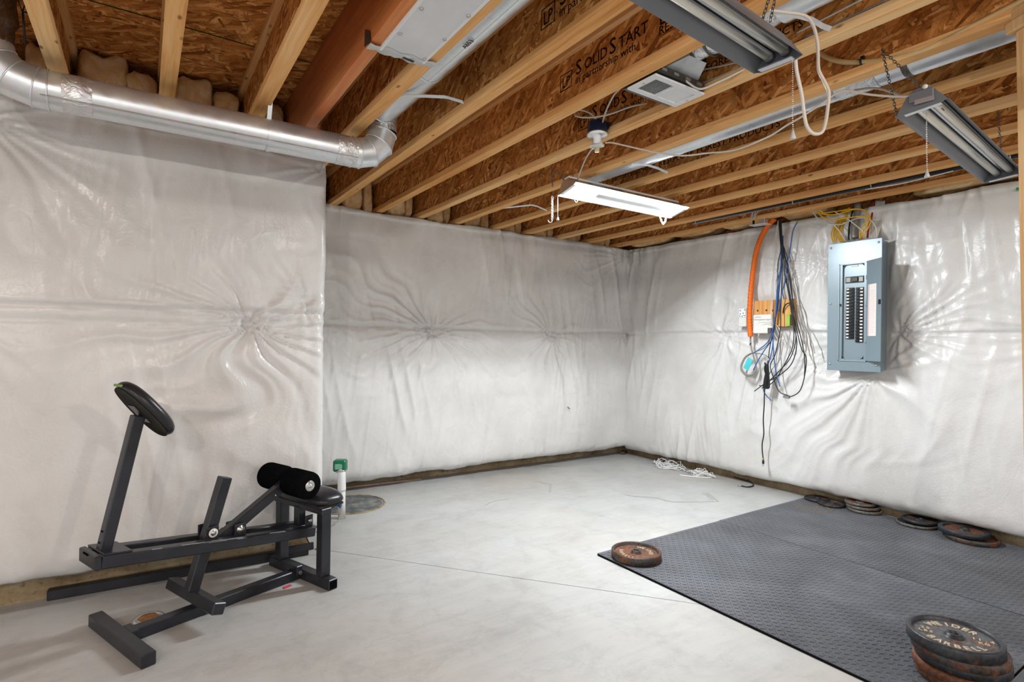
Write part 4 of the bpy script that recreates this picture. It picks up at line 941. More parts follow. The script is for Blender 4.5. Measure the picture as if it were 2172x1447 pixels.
mb = MB(); P = [(1.905, 1.52, 2.545), (1.905, 1.43, 2.55), (1.91, 1.32, 2.545), (1.91, 1.20, 2.55), (1.91, 1.12, 2.55)]; mb.tube(P, [.058, .066, .060, .068, .064], 24, caps=False, sub=5); mb.build('foil_sleeve', MAT['foilwrap'], fd)
ring(MB(), (1.907, 1.44, 2.55), (0, 1, 0), .068, .004).build('clamp_band', MAT['darksteel'], fd)
MB().tube([(1.91, 1.14, 2.55), (1.91, -2.5, 2.55)], .075, 30, caps=False).build('pipe', MAT['galv'], fd)
mb = MB(); pts = arc_pts((1.91, .74, 2.55), (-1, 0, 0), (0, 0, 1), .078, math.radians(30), math.radians(-160), 18)
mb.grid([[(p.x, p.y-.010, p.z), (p.x, p.y+.010, p.z)] for p in pts]).build('strap_band', MAT['darksteel'], fd)

# ------------------------------------------------------------------ cords, cables, hose
def cable(key, r, mat, label, group=None, name='cable', sub=6, n=7, cat='cable', flat=1.0):
    return one(name, MB().tube(PATH[key], r, n, sub=sub, flat=flat), MAT[mat], label, cat, group)
cable('fan_cable', .0045, 'cable_white', 'white cable curving past the front of the exhaust fan')
cable('web_cable_a', .004, 'cable_white', 'white cable stapled to the joist web right of the fan, upper one')
cable('web_cable_b', .004, 'cable_white', 'white cable stapled to the joist web right of the fan, lower one')
cable('web_cable_c', .004, 'cable_white', 'white cable stapled to the joist web behind the near shop light, upper one')
cable('web_cable_d', .004, 'cable_grey', 'printed grey cable stapled to the joist web behind the near shop light, lower one')
cable('box_cable_a', .0045, 'cable_white', 'white cable dropping from a joist to the round lampholder box')
cable('box_cable_b', .0045, 'cable_white', 'white cable making a loop beside the round lampholder box')
cable('holder_to_right', .0042, 'cable_white', 'long white cord sagging from the lampholder to the right shop light', cat='cord', name='power_cord')
cable('right_cord2', .0042, 'cable_grey', 'short grey cord beside the plug end of the right shop light', cat='cord', name='power_cord')
cable('holder_to_lit', .0042, 'cable_white', 'white cord dropping from the lampholder to the lit shop light', cat='cord', name='power_cord')
cable('near_cord', .0052, 'cable_white', 'thick white cord hanging in a long loop from the near shop light', cat='cord', name='power_cord')
hose = thing('water_hose', 'beige plastic water pipe clipped to a joist right of the near shop light', 'pipe', PATH['hose'][3])
MB().tube(PATH['hose'], .0105, 10, sub=6).build('pipe', plain('beige_pipe', srgb(206, 178, 128), .4), hose)
p = Vector(PATH['hose'][3]); ring(MB(), p, (0, 1, -.05), .013, .004, 16).build('pipe_clip', MAT['black_plastic'], hose)
MB().box((p.x+.008, p.y, p.z+.018), (.012, .014, .02)).build('clip_foot', MAT['black_plastic'], hose)
bp = thing('black_conduit', 'long black pipe clamped along the joist nearest the right wall', 'pipe', (4.305, 1.5, 2.462))
MB().tube([(4.305, 3.42, 2.462), (4.305, -2.6, 2.462)], .021, 14).build('pipe', MAT['black_plastic'], bp)
for y in (3.38, 2.45, 1.88, 1.12):
    ring(MB(), (4.305, y, 2.462), (0, 1, 0), .0225, .004, 16).build('pipe_clamp', MAT['steel'], bp)
one('cable', MB().tube([(4.29, 1.92, 2.436), (4.28, 1.70, 2.424), (4.28, 1.52, 2.430), (4.29, 1.40, 2.440)], .0042, 7, sub=5), MAT['cable_clean'], 'short white cable lying against the long black pipe by the right wall', 'cable')

# ------------------------------------------------------------------ keyless lampholder with plug adapter
lh = thing('lampholder', 'white round lampholder under a dark blue box fixed to a joist', 'lampholder', (2.02, 2.24, 2.43))
MAT['navy'] = plain('navy_plastic', srgb(26, 36, 62), .4)
MB().lathe([(0, 0), (.048, 0), (.052, .003), (.052, .058), (.048, .062), (0, .062)], 8, (2.02, 2.24, 2.432), smooth=False).build('ceiling_box', MAT['navy'], lh)
MB().box((2.06, 2.235, 2.475), (.03, .07, .035), ch=.004).build('box_ear', MAT['navy'], lh)
MB().lathe([(0, .026), (.054, .026), (.057, .022), (.056, .014), (.045, .009), (.032, .004), (.026, -.006), (.024, -.03), (.019, -.034), (0, -.034)], 28, (2.02, 2.24, 2.408)).build('lampholder_base', MAT['white_paint'], lh)
MB().box((2.02, 2.24, 2.366), (.035, .075, .018), Matrix.Rotation(.3, 3, 'Z'), .004).build('plug_adapter', MAT['white_plastic'], lh)
MB().lathe([(0, 0), (.012, 0), (.0135, .004), (.0135, .026), (0, .03)], 14, (2.02, 2.24, 2.334)).build('socket_end', plain('cream_plastic', srgb(214, 200, 160), .4), lh)
for s in (-1, 1):
    MB().lathe([(0, -.003), (.004, -.003), (.005, 0), (0, 0)], 8, (2.02+s*.04, 2.24, 2.418)).build('screw_head', MAT['steel'], lh)

# ------------------------------------------------------------------ chains, pulls
def addto(o, mb, name, mat, label=None):
    return mb.build(name, mat, o, True, label)
chain(PATH['lit_hookchain'][0], PATH['lit_hookchain'][1], MAT['white_paint'], lit, 'hang_chain', .0024, .026, .007)
a = Vector(PATH['lit_hookchain'][1]); hk = arc_pts(a+Vector((-.012, .006, -.006)), (.85, -.5, 0), (0, 0, 1), .014, math.pi*.05, -math.pi*1.05, 10)
MB().tube(hk, .0026, 6).build('chain_hook', MAT['white_paint'], lit)
a, b = [Vector(p) for p in PATH['lit_pull']]; MB().tube([a, b], .0022, 6).build('pull_cord', MAT['cable_clean'], lit)
MB().lathe([(0, .024), (.004, .022), (.010, .004), (.009, 0), (0, 0)], 14, b-Vector((0, 0, .024))).build('pull_knob', MAT['white_paint'], lit)
for i in range(len(PATH['lit_loop'])-1): chain(PATH['lit_loop'][i], PATH['lit_loop'][i+1], MAT['white_paint'], lit, 'hang_chain', .0022, .024, .006)
chain(PATH['lit_chain_a'][0], PATH['lit_chain_a'][1], MAT['darksteel'], lit, 'hang_chain')
chain(PATH['lit_chain_b'][0], PATH['lit_chain_b'][1], MAT['darksteel'], lit, 'hang_chain')
chain((3.36, 2.85, 2.40), (3.36, 2.85, 2.43), MAT['darksteel'], lit, 'hang_chain')
chain((2.36, 2.85, 2.40), (2.36, 2.85, 2.43), MAT['darksteel'], lit, 'hang_chain')
MB().tube(PATH['lit_wire_loop'], .0028, 6, sub=5).build('wire_hook', MAT['steel'], lit)
def pull(key, lamp, r=.0024):
    a, b = [Vector(p) for p in PATH[key]]; n = int((a-b).length/.0062); mb = MB()
    for k in range(n):
        c = a+(b-a)*k/n; mb.lathe([(0, -r), (r, 0), (0, r)], 6, c)
    o = mb.build('bead_chain', MAT['steel'], lamp); o['kind'] = 'stuff'
    MB().lathe([(0, 0), (.003, -.002), (.004, -.010), (.0085, -.024), (.008, -.028), (0, -.028)], 12, b+Vector((0, 0, .004))).build('pull_knob', MAT['lens'], lamp)
pull('near_pull', near); pull('right_pull', right)
chain((1.45, .90, 2.21), (1.47, .86, 2.44), MAT['darksteel'], near, 'hang_chain', .0013, .016, .0042)
chain((1.45, .93, 2.21), (1.47, .86, 2.44), MAT['darksteel'], near, 'hang_chain', .0013, .016, .0042)
chain((.50, .84, 2.21), (.50, .84, 2.43), MAT['darksteel'], near, 'hang_chain', .0013, .016, .0042)
chain((2.30, .92, 2.14), (2.31, .98, 2.43), MAT['darksteel'], right, 'hang_chain', .0013, .016, .0042)
chain((2.33, .79, 2.14), (2.31, .98, 2.43), MAT['darksteel'], right, 'hang_chain', .0013, .016, .0042)
chain((3.33, .90, 2.19), (3.34, .92, 2.43), MAT['darksteel'], right, 'hang_chain', .0013, .016, .0042)
# the driver box on the near end of the right lamp
MB().box((2.20, .81, 2.165), (.012, .070, .034), Matrix.Rotation(math.radians(5), 3, 'Z'), .002).build('driver_box', MAT['lamp_grey'], right)
MB().box((2.196, .80, 2.145), (.003, .056, .016), Matrix.Rotation(math.radians(5), 3, 'Z')).build('rating_plate', MAT['lamp_silver'], right)
MB().lathe([(0, 0), (.008, 0), (.008, .006), (0, .006)], 12, (2.205, .80, 2.192), RY90.inverted()).build('cord_bushing', MAT['white_plastic'], right)

# ================================================================== electrics on the right wall
MAT['panel_grey'] = plain('panel_grey_enamel', srgb(132, 148, 156), .32, .15, .04, 3)
MAT['panel_inner'] = plain('panel_inner_grey', srgb(146, 162, 170), .35, .1, .04, 3)
MAT['breaker'] = plain('breaker_black', srgb(26, 26, 28), .42)
MAT['paper'] = plain('paper_sticker', srgb(228, 222, 216), .7, 0, .04, 60)
MAT['paper_pink'] = plain('pink_print', srgb(214, 184, 182), .7, 0, .08, 90)
XF = 4.618
ep = thing('breaker_panel', 'open blue-grey steel breaker panel on the right wall', 'breaker panel', (4.70, 2.14, 1.12))
MB().box((4.685, 2.138, 1.628), (.10, .372, .985), ch=.002).build('panel_body', MAT['panel_grey'], ep)
Y0, Y1, Z0, Z1 = 1.944, 2.336, 1.122, 2.133      # cover
OY0, OY1, OZ0, OZ1 = 2.064, 2.224, 1.218, 1.956    # opening
mb = MB()
for (a, b, c, e) in ((Y0, Y1, OZ1, Z1), (Y0, Y1, Z0, OZ0), (Y0, OY0, OZ0, OZ1), (OY1, Y1, OZ0, OZ1)):
    mb.box((XF+.007, (a+b)/2, (c+e)/2), (.014, b-a, e-c))
for sy in (0, 1):          # rounded opening corners
    for sz in (0, 1):
        cy, cz = (OY0, OY1)[sy], (OZ0, OZ1)[sz]; r = .03; dy, dz = (1, -1)[sy], (1, -1)[sz]
        pts = [(cy, cz)]+[(cy+dy*(r-r*math.cos(t)), cz+dz*(r-r*math.sin(t))) for t in [k*math.pi/10 for k in range(6)]]
        va = [(XF, y, z) for y, z in pts]; vb = [(XF+.014, y, z) for y, z in pts]; n = len(pts)
        mb.add(va+vb, [tuple(range(n)), tuple(range(n-1, -1, -1)), tuple(range(2*n-1, n-1, -1))]+[(i, (i+1) % n, n+(i+1) % n, n+i) for i in range(n)])
cover = mb.build('cover', MAT['panel_grey'], ep)
mb = MB()
for (a, b, c, e) in ((OY0-.024, OY1+.026, OZ1+.004, OZ1+.012), (OY0-.024, OY1+.026, OZ0-.020, OZ0-.012), (OY0-.024, OY0-.018, OZ0-.02, OZ1+.012), (OY1+.020, OY1+.026, OZ0-.02, OZ1+.012)):
    mb.box((XF-.003, (a+b)/2, (c+e)/2), (.006, b-a, e-c))
mb.build('door_frame', MAT['panel_inner'], ep)
MB().box((XF+.026, (OY0+OY1)/2, (OZ0+OZ1)/2), (.004, OY1-OY0+.01, OZ1-OZ0+.01)).build('dead_front', MAT['panel_inner'], ep)
for (y, z) in ((Y0+.022, Z1-.03), (Y1-.022, Z1-.03), (Y0+.03, Z0+.05), (Y1-.022, Z0+.05), (Y1-.022, 1.655)):
    MB().lathe([(0, 0), (.006, 0), (.008, .003), (.008, .006), (0, .006)], 12, (XF-.005, y, z), axes((0, 1, 0), (0, 0, 1), (1, 0, 0))).build('cover_screw', MAT['steel'], ep)
MB().box((XF-.004, 2.235, 1.64), (.006, .008, .02)).build('latch_slot', MAT['breaker'], ep)
MB().box((XF+.018, 2.14, 1.945), (.016, .05, .012), None, .003).build('top_latch', MAT['white_paint'], ep)
# door, swung open on its right-hand hinge
ha, hb = Vector((4.612, 2.043, 0)), Vector((4.506, 1.897, 0)); dz = (hb-ha).normalized(); dn = Vector((-dz.y, dz.x, 0))*-1
if dn.x > 0: dn = -dn
mb = MB(); mb.bar(ha+Vector((0, 0, 1.587)), hb+Vector((0, 0, 1.587)), .004, .765)
door = mb.build('door', MAT['panel_grey'], ep)
MB().bar(ha+dz*.028+dn*.0028+Vector((0, 0, 1.590)), ha+dz*.125+dn*.0028+Vector((0, 0, 1.590)), .0008, .392).build('circuit_sheet', MAT['paper'], door)
MB().bar(ha+dz*.022+dn*.0034+Vector((0, 0, 1.590)), ha+dz*.040+dn*.0034+Vector((0, 0, 1.590)), .0008, .392).build('sheet_margin', MAT['paper_pink'], door)
for k in range(26):
    MB().bar(ha+dz*.048+dn*.0034+Vector((0, 0, 1.42+k*.0128)), ha+dz*(.118-.02*((k*7) % 3)/3)+dn*.0034+Vector((0, 0, 1.42+k*.0128)), .0006, .0022).build('print_line', MAT['paper_pink'], door)
MB().bar(ha+dz*.155+dn*.004+Vector((0, 0, 1.645)), ha+dz*.178+dn*.004+Vector((0, 0, 1.645)), .006, .035).build('door_latch', MAT['breaker'], door)
for z in (1.34, 1.62, 1.83): MB().tube([ha+Vector((-.003, .002, z)), ha+Vector((-.003, .002, z+.03))], .004, 8).build('hinge', MAT['panel_inner'], door)
# main breaker and branch breakers
mbk = MB().box((XF+.018, 2.140, 1.837), (.018, .136, .050), None, .002).build('main_breaker', MAT['breaker'], ep)
MB().box((XF+.006, 2.134, 1.837), (.014, .045, .034), None, .003).build('main_toggle', MAT['black_plastic'], mbk)
MB().box((XF+.0085, 2.185, 1.837), (.002, .030, .034)).build('main_rating', MAT['darksteel'], mbk)
MB().box((XF+.0085, 2.092, 1.837), (.002, .030, .034)).build('main_rating', MAT['darksteel'], mbk)
bodym = MB().box((0, 0, 0), (.020, .057, .0228), None, .002); togm = MB().box((-.012, 0, 0), (.010, .018, .010), None, .002); labm = MB().box((-.0104, 0, 0), (.0012, .019, .011))
proto = None
MAT['lab_tan'] = plain('tan_label', srgb(206, 188, 146), .6)
for col, (yc, zt, n) in enumerate(((2.170, 1.763, 16), (2.099, 1.762, 17))):
    for k in range(n):
        z = zt-k*.02525
        if proto is None:
            b = bodym.build('breaker', MAT['breaker'], ep, False); t = togm.build('toggle', MAT['black_plastic'], b, False); l = labm.build('rating_label', MAT['paper'], b, False)
            proto = (b.data, t.data, l.data)
        else:
            b = bpy.data.objects.new('breaker', proto[0]); COL.objects.link(b); b.parent = ep
            t = bpy.data.objects.new('toggle', proto[1]); COL.objects.link(t); t.parent = b
            l = bpy.data.objects.new('rating_label', proto[2]); COL.objects.link(l); l.parent = b
        b.location = (XF+.014-ep.location.x, yc-ep.location.y, z-ep.location.z)
        s = 1 if col == 0 else -1; t.location = (0, -.012*s, 0); l.location = (0, .015*s, 0)
    for k in range(4 if col else 5):
        z = zt-(n+k)*.02525
        mb = MB().box((XF+.0215, yc, z), (.005, .057, .0205), None, .0015); mb.build('blank_plate', MAT['panel_inner'], ep)

# conduit and cables feeding the panel
cd = thing('conduit', 'grey metal conduit entering the top of the breaker panel', 'pipe', (4.69, 2.172, 2.13))
MB().tube(PATH['conduit'], .024, 16, sub=4).build('pipe', plain('grey_conduit', srgb(150, 148, 142), .4, .5), cd)
MB().lathe([(.03, 0), (.034, .004), (.034, .018), (.028, .022), (.024, .022)], 16, (4.69, 2.172, 2.122)).build('lock_ring', MAT['darksteel'], cd)
for k, t in (('a', 'topmost yellow cable arching from the joist over the conduit into the panel'), ('b', 'yellow cable arching just outside the topmost one, rightmost above the panel'), ('c', 'lowest yellow cable loop crossing the conduit above the breaker panel')): cable('yloop_'+k, .0052, 'cable_yellow', t, 'yellow cables looping over the panel')
for i in range(6): cable('yfan_%d' % i, .0048, 'cable_yellow', 'yellow cable running down left of the conduit into the breaker panel', 'yellow cables left of the conduit')
cable('wloop_a', .0045, 'cable_white', 'white cable in the widest loop over the breaker panel, ending at its right')
cable('wloop_b', .0042, 'cable_white', 'thin white cable slanting down left of the conduit into the panel')
cable('wloop_c', .0042, 'cable_white', 'thin white cable slanting across the front of the conduit')
for i in range(8): cable('wfan_%d' % i, .0045, 'cable_white', 'white cable in the bundle running down right of the conduit behind the panel', 'white cables right of the conduit')
cable('redcable', .007, 'cable_red', 'dark red cable running down right of the conduit')
cable('darkcable', .006, 'cable_black', 'black cable running down beside the conduit on its left')

# orange conduit with its coil
oc = thing('orange_conduit', 'orange corrugated conduit hanging down the right wall', 'conduit', PATH['orange'][-1])
P = smoothpath([Vector(p) for p in PATH['orange']], 26); rr = [.0235+.0016*math.sin(i*1.6) for i in range(len(P))]
MB().tube(P, rr, 14).build('corrugated_tube', MAT['orange'], oc)
MB().tube(PATH['orange_tail'], .0075, 8, sub=5).build('inner_cable', MAT['cable_grey'], oc)
MB().tube([PATH['orange_tail'][1], Vector(PATH['orange_tail'][1])-Vector((0, 0, .02))], .0085, 8).build('tape_wrap', MAT['black_plastic'], oc)
for q in range(4):
    dv = Vector((-.004*q, .010*math.sin(q*2.1), .012*math.cos(q*1.7)-.01)); PATH['coil_c%d' % q] = [tuple(Vector(p)+dv*(.2+.8*math.sin(math.pi*i/8))) for i, p in enumerate(PATH['coil_a'])]
    cable('coil_c%d' % q, .0042, 'cable_grey', 'coiled grey-brown cable under the orange conduit, one of the middle turns', 'coiled grey cables')
cable('coil_a', .0045, 'cable_grey', 'coiled grey-brown cable under the orange conduit, outer turns', 'coiled grey cables', flat=1)
cable('coil_b', .0045, 'cable_grey', 'coiled grey-brown cable under the orange conduit, inner turns', 'coiled grey cables')
cable('coil_tail', .004, 'cable_grey', 'grey cable end leading right from the coil under the orange conduit')
cable('coil_tail2', .004, 'cable_grey', 'grey cable rising right from the coil to the blue cables')
c = Vector(PATH['coil_a'][0]); c = Vector((4.612, 3.035, 1.143))
mb = MB().box(c, (.003, .055, .11), Matrix.Rotation(.45, 3, 'X')); one('cable_tag', mb, plain('turquoise_tag', srgb(80, 200, 206), .5), 'turquoise paper tag hanging in the cable coil', 'tag')
# bundles
for i, t in enumerate(('leftmost black cable of the hanging tangle, ending behind the blue cables', 'black cable of the tangle curving left to the highest of three loose ends',
                       'black cable of the tangle curving left to the lowest, leftmost loose end', 'black cable making the wide right-hand loop of the tangle down to the splitter',
                       'black cable running down the right side of the tangle, ending above the wide loop', 'black cable crossing behind the blue ones and swinging right to the splitter',
                       'black cable of the tangle curving left to the middle of three loose ends')):
    cable('black_%d' % i, .0042, 'cable_black', t, 'black cables hanging on the right wall')
for i, t in enumerate(('blue cable of the tangle ending inside the round grey coil', 'blue cable reaching lowest of the tangle beside the hanging plug cord', 'blue cable ending right of the folded black bunch',
                       'separate blue cable dropping from the joist right of the black bundle', 'blue cable of the tangle bending left to the top of the grey coil')):
    cable('blue_%d' % i, .0045, 'cable_blue', t, 'blue cables hanging on the right wall')
for i in range(6): cable('white_%d' % i, .0032, 'cable_white', 'thin white wire in the cable tangle by the plywood board', 'white wires by the plywood board')
for i, t in enumerate(('thin grey cable swinging farthest right towards the breaker panel', 'thin grey cable bending right below the green terminal block', 'thin grey cable running down left under the plywood board')):
    cable('grey_%d' % i, .0034, 'cable_grey', t, 'grey cables hanging on the right wall')
# bunched slack in the middle of the tangle and the splitter
sl = MB()
for k in range(5):
    y = 2.838+.006*k; sl.tube([(4.605+.004*k, y+.02, 1.16), (4.60+.004*k, y+.03-.008*k, 1.10), (4.60, y+.005, 1.02), (4.602, y+.012, .94), (4.61, y-.015, .945), (4.605, y-.012, 1.05), (4.605, y-.004, 1.15)], .004, 6, sub=4)
o = one('cable_bunch', sl, MAT['cable_black'], 'bunch of folded black cable tied up in the middle of the tangle', 'cable'); o['kind'] = 'stuff'
sp = thing('cable_splitter', 'small grey metal coax splitter hanging at the lowest black cable loop', 'splitter', (4.615, 2.66, .875))
MB().box((4.615, 2.672, .878), (.014, .05, .034), Matrix.Rotation(.2, 3, 'X'), .003).build('splitter_body', MAT['steel'], sp)
for (y, z) in ((2.700, .872), (2.640, .885), (2.640, .866)): MB().tube([(4.615, 2.67, z), (4.615, y, z)], .0055, 8).build('splitter_port', MAT['steel'], sp)
dc = thing('drop_cord', 'black cord hanging low on the right wall with a plug end', 'cord', PATH['dropcord'][-1])
MB().tube(PATH['dropcord'], .0052, 8, sub=6).build('cord', MAT['cable_black'], dc)
e = Vector(PATH['dropcord'][-1])
MB().tube([e+Vector((0, 0, .012)), e+Vector((0, 0, .004))], .008, 8).build('yellow_band', MAT['cable_yellow'], dc)
MB().lathe([(0, 0), (.009, 0), (.013, -.012), (.013, -.036), (.010, -.040), (0, -.040)], 12, e).build('plug_body', MAT['black_plastic'], dc)
for s in (-1, 0, 1): MB().box(e+Vector((0, .006*s, -.050)), (.0015 if s else .004, .0015 if s else .004, .022)).build('plug_pin', MAT['steel'], dc)

# plywood board with its devices
pw = one('plywood_board', MB().box((4.697, 2.836, 1.601), (.05, .375, .238), None, .001), MAT['ply'], 'small plywood backer board fixed on the right wall behind the cables', 'board')
for (y, z) in ((2.90, 1.63), (2.845, 1.625), (2.985, 1.63)): MB().lathe([(0, -.0012), (.008, -.0012), (.008, .002), (0, .002)], 12, (4.6712, y, z), RY90).build('drilled_hole', MAT['black_plastic'], pw)
wb = thing('phone_box', 'white plastic service box on the plywood board beside the orange conduit', 'box', (4.645, 2.92, 1.42))
MB().box((4.655, 2.918, 1.506), (.034, .180, .170), None, .005).build('box_shell', MAT['white_plastic'], wb)
MB().box((4.637, 2.918, 1.545), (.004, .165, .004)).build('lid_seam', MAT['cable_grey'], wb)
for k in range(5): MB().box((4.637, 2.985-k*.012, 1.568), (.002, .006, .006)).build('indicator', MAT['cable_grey'], wb)
MB().box((4.640, 2.845, 1.445), (.02, .035, .05), None, .003).build('power_module', plain('purple_grey', srgb(92, 84, 88), .5), wb)
ld = thing('wall_socket_box', 'white device with screw holes left of the orange conduit', 'box', (4.66, 3.13, 1.49))
MB().box((4.668, 3.127, 1.572), (.03, .080, .172), None, .004).build('device_shell', MAT['white_plastic'], ld)
MB().box((4.650, 3.127, 1.612), (.006, .068, .085), None, .002).build('device_plate', MAT['white_paint'], ld)
for i, (y, z) in enumerate(((3.10, 1.64), (3.145, 1.635), (3.145, 1.605), (3.115, 1.61), (3.15, 1.585), (3.125, 1.583), (3.105, 1.588))): MB().lathe([(0, -.001), (.005, -.001), (.005, .001), (0, .001)], 10, (4.6465, y, z), RY90).build('screw_hole', MAT['black_plastic'], ld)
tb = thing('terminal_block', 'bright green terminal block on the right end of the plywood board', 'terminal block', (4.66, 2.68, 1.48))
MB().box((4.662, 2.685, 1.535), (.02, .030, .10), None, .002).build('green_body', plain('lime_plastic', srgb(150, 196, 76), .45), tb)
for k in range(4): MB().box((4.656, 2.659, 1.50+k*.024), (.022, .020, .012), None, .002).build('terminal', MAT['darksteel'], tb)
one('cable', MB().tube([(4.665, 2.74, 1.60), (4.65, 2.725, 1.64), (4.645, 2.70, 1.672), (4.64, 2.67, 1.68), (4.635, 2.655, 1.65)], .005, 7, sub=5), MAT['cable_black'], 'short black cable bending out of the plywood board', 'cable')
# junction box nailed to the last joist
jb = thing('junction_box', 'open metal junction box with white wires nailed to the last joist', 'box', (4.56, 2.93, 2.39))
MB().box((4.575, 2.905, 2.412), (.06, .11, .045), None, .002).build('box_shell', MAT['galv'], jb)
MB().box((4.572, 2.945, 2.412), (.07, .035, .040), None, .003).build('cable_clamp', MAT['black_plastic'], jb)
MB().box((4.56, 2.925, 2.412), (.07, .012, .046)).build('yellow_label', MAT['cable_yellow'], jb)
MB().box((4.565, 2.905, 2.386), (.09, .16, .005), Matrix.Rotation(.04, 3, 'X')).build('cover_plate', MAT['white_paint'], jb)
for i in range(5):
    a, b, c = [Vector(p) for p in PATH['jbox_wires']]
    o_ = Vector((0, .010*(i-2), 0)); one('cable', MB().tube([a+o_*1.6+Vector((0, 0, .004*i)), b+o_*.4+Vector((.005*(i % 2), .02*(i % 3-1), 0)), c+o_*.5-Vector((0, 0, .02))], .0036, 6, sub=6), MAT['cable_white'], 'white wire in the bunch dropping into the junction box', 'cable', 'white wires into the junction box')

# built-up wooden post cut by the right picture edge
po = thing('stud_frame', 'edge of a pale wooden stud frame at the right picture edge', 'stud frame', (2.46, .53, 0))
fr = Vector((.833, -.554, 0)); fo = Vector((2.352, .593, 0))
MB().bar(fo+fr*.046+Vector((0, 0, 2.343)), fo+fr*.046+Vector((.066, -.036, .0165)), .089, .038, up=(.554, .833, 0), ch=.002).build('stud', MAT['stud'], po)
MB().bar(fo-fr*.012+Vector((0, 0, 2.362)), fo+fr*1.1+Vector((0, 0, 2.362)), .089, .038, ch=.004).build('top_plate', MAT['stud'], po)
MB().bar(fo+fr*.004+Vector((0, 0, 2.407)), fo+fr*1.1+Vector((0, 0, 2.407)), .089, .044, ch=.006).build('upper_plate', MAT['stud'], po)

# ================================================================== on the floor
# ---- rubber mats
def rubber():
    m = NT('black_rubber'); v = m.coord()
    c = m.ramp(m.noise(v, 2.2, 5, .65), [(.3, srgb(48, 50, 55)), (.52, srgb(68, 71, 78)), (.72, srgb(90, 93, 101))])
    c = m.mix(m.ramp(m.noise(v, 260, 2), [(.62, 0.0), (.75, .35)]), c, srgb(150, 152, 156))
    return m.fin(c, m.ramp(m.noise(v, 5, 3), [(.3, .5), (.7, .7)]))
MAT['rubber'] = rubber()
MAT['rubber_edge'] = plain('rubber_edge', srgb(26, 27, 30), .7)
MW, ML, MT = 1.213, 1.830, .014
pat = MB(); pitch = .0262
for i in range(int(MW/pitch)):
    for j in range(int(ML/pitch)):
        x = -MW/2+.014+i*pitch; y = -ML/2+.014+j*pitch; a = math.radians(45 if (i+j) % 2 else -45)
        ca, sa = math.cos(a), math.sin(a); vs = []
        for (l, w, z) in ((.0125, .0034, MT), (.0085, .0014, MT+.0023)):
            for (sx, sy) in ((-1, -1), (1, -1), (1, 1), (-1, 1)): vs.append((x+ca*l*sx-sa*w*sy, y+sa*l*sx+ca*w*sy, z))
        pat.add(vs, [(4, 5, 6, 7), (0, 1, 5, 4), (1, 2, 6, 5), (2, 3, 7, 6), (3, 0, 4, 7)])
matproto = None
for k, (x, y, lb) in enumerate(((2.966, 1.645, 'black rubber tread mat nearest the middle of the room, under the single plate'),
                                (4.187, 1.660, 'black rubber floor mat with tread pattern along the right wall, under the small plates'),
                                (2.966, -.195, 'black rubber floor mat under the camera end of the mat row'),
                                (4.187, -.180, 'black rubber floor mat by the right wall at the camera end'))):
    if matproto is None:
        m_ = thing('rubber_mat', lb, 'mat', (x, y, 0), math.radians(.35), 'rubber floor mats'); matproto = m_
        MB().box((0, 0, MT/2), (MW, ML, MT), None, .0015).build('mat_body', MAT['rubber'], m_, False)
        o = pat.build('tread_pattern', MAT['rubber'], m_, False); o['kind'] = 'stuff'
        mb = MB()
        for (cx, cy, dx, dy) in ((-MW/2, 0, .001, ML-.004), (MW/2, 0, .001, ML-.004), (0, -ML/2, MW-.004, .001), (0, ML/2, MW-.004, .001)): mb.box((cx, cy, MT/2-.001), (dx, dy, MT-.004))
        o = mb.build('cut_edge', MAT['rubber_edge'], m_, False); o['kind'] = 'stuff'
    else:
        m_ = copy_tree(matproto); m_.location = (x, y, 0); m_['label'] = lb; m_.rotation_euler = (0, 0, math.radians(.5 if k == 1 else .2))
# rust ring left by a plate and crumbs of debris on the mats
rr = MB()
for k in range(26):
    a = k*.24; r = .115+.012*math.sin(k*2.1); rr.box((4.49+r*math.cos(a)*1.05, 2.36+r*math.sin(a), MT+.0028), (.022, .004, .0006), Matrix.Rotation(a+math.pi/2, 3, 'Z'))
    if k % 3 == 0: rr.box((4.49+.05*math.cos(a*3), 2.36+.05*math.sin(a*2), MT+.0028), (.018, .004, .0006), Matrix.Rotation(a, 3, 'Z'))
one('rust_stain', rr, plain('rust_dust', srgb(186, 138, 66), .9), 'orange ring of rust dust on the mat by the right wall', 'stain')['kind'] = 'stuff'

# ---- weight plates
def iron(name, rust, dark=(40, 42, 46)):
    m = NT(name); v = m.coord(); oi = m.n('ShaderNodeObjectInfo')
    ad = m.n('ShaderNodeVectorMath', operation='ADD'); m.l(v, ad.inputs[0]); m.l(oi.outputs['Random'], ad.inputs[1])
    n1 = m.noise(ad.outputs[0], 14, 6, .7, .5); n2 = m.noise(ad.outputs[0], 60, 4, .7)
    c = m.ramp(n2, [(.3, srgb(dark[0]*.7, dark[1]*.7, dark[2]*.7)), (.7, srgb(dark[0]*1.5, dark[1]*1.5, dark[2]*1.5))])
    ru = m.ramp(n2, [(.25, srgb(66, 38, 26)), (.5, srgb(112, 68, 44)), (.75, srgb(152, 106, 74))])
    msk = m.ramp(n1, [(max(0, .52-rust*.5), 0.0), (max(.05, .68-rust*.5), 1.0)])
    c = m.mix(msk, c, ru); m.bump(n2, .35, .0015)
    return m.fin(c, m.math('ADD', m.math('MULTIPLY', msk, .35), .42), .25)
MAT['iron'] = iron('cast_iron', -.12); MAT['iron_mid'] = iron('cast_iron_rusty', .10, (52, 50, 48)); MAT['iron_rust'] = iron('rusted_iron', .30, (70, 54, 44))
MAT['iron_lip'] = iron('worn_iron', 0, (84, 82, 78)); MAT['letter_bare'] = plain('bare_letter_metal', srgb(206, 190, 168), .4, .4, .15, 60)
MAT['iron_plate'] = iron('plate_face', .0, (72, 74, 76))
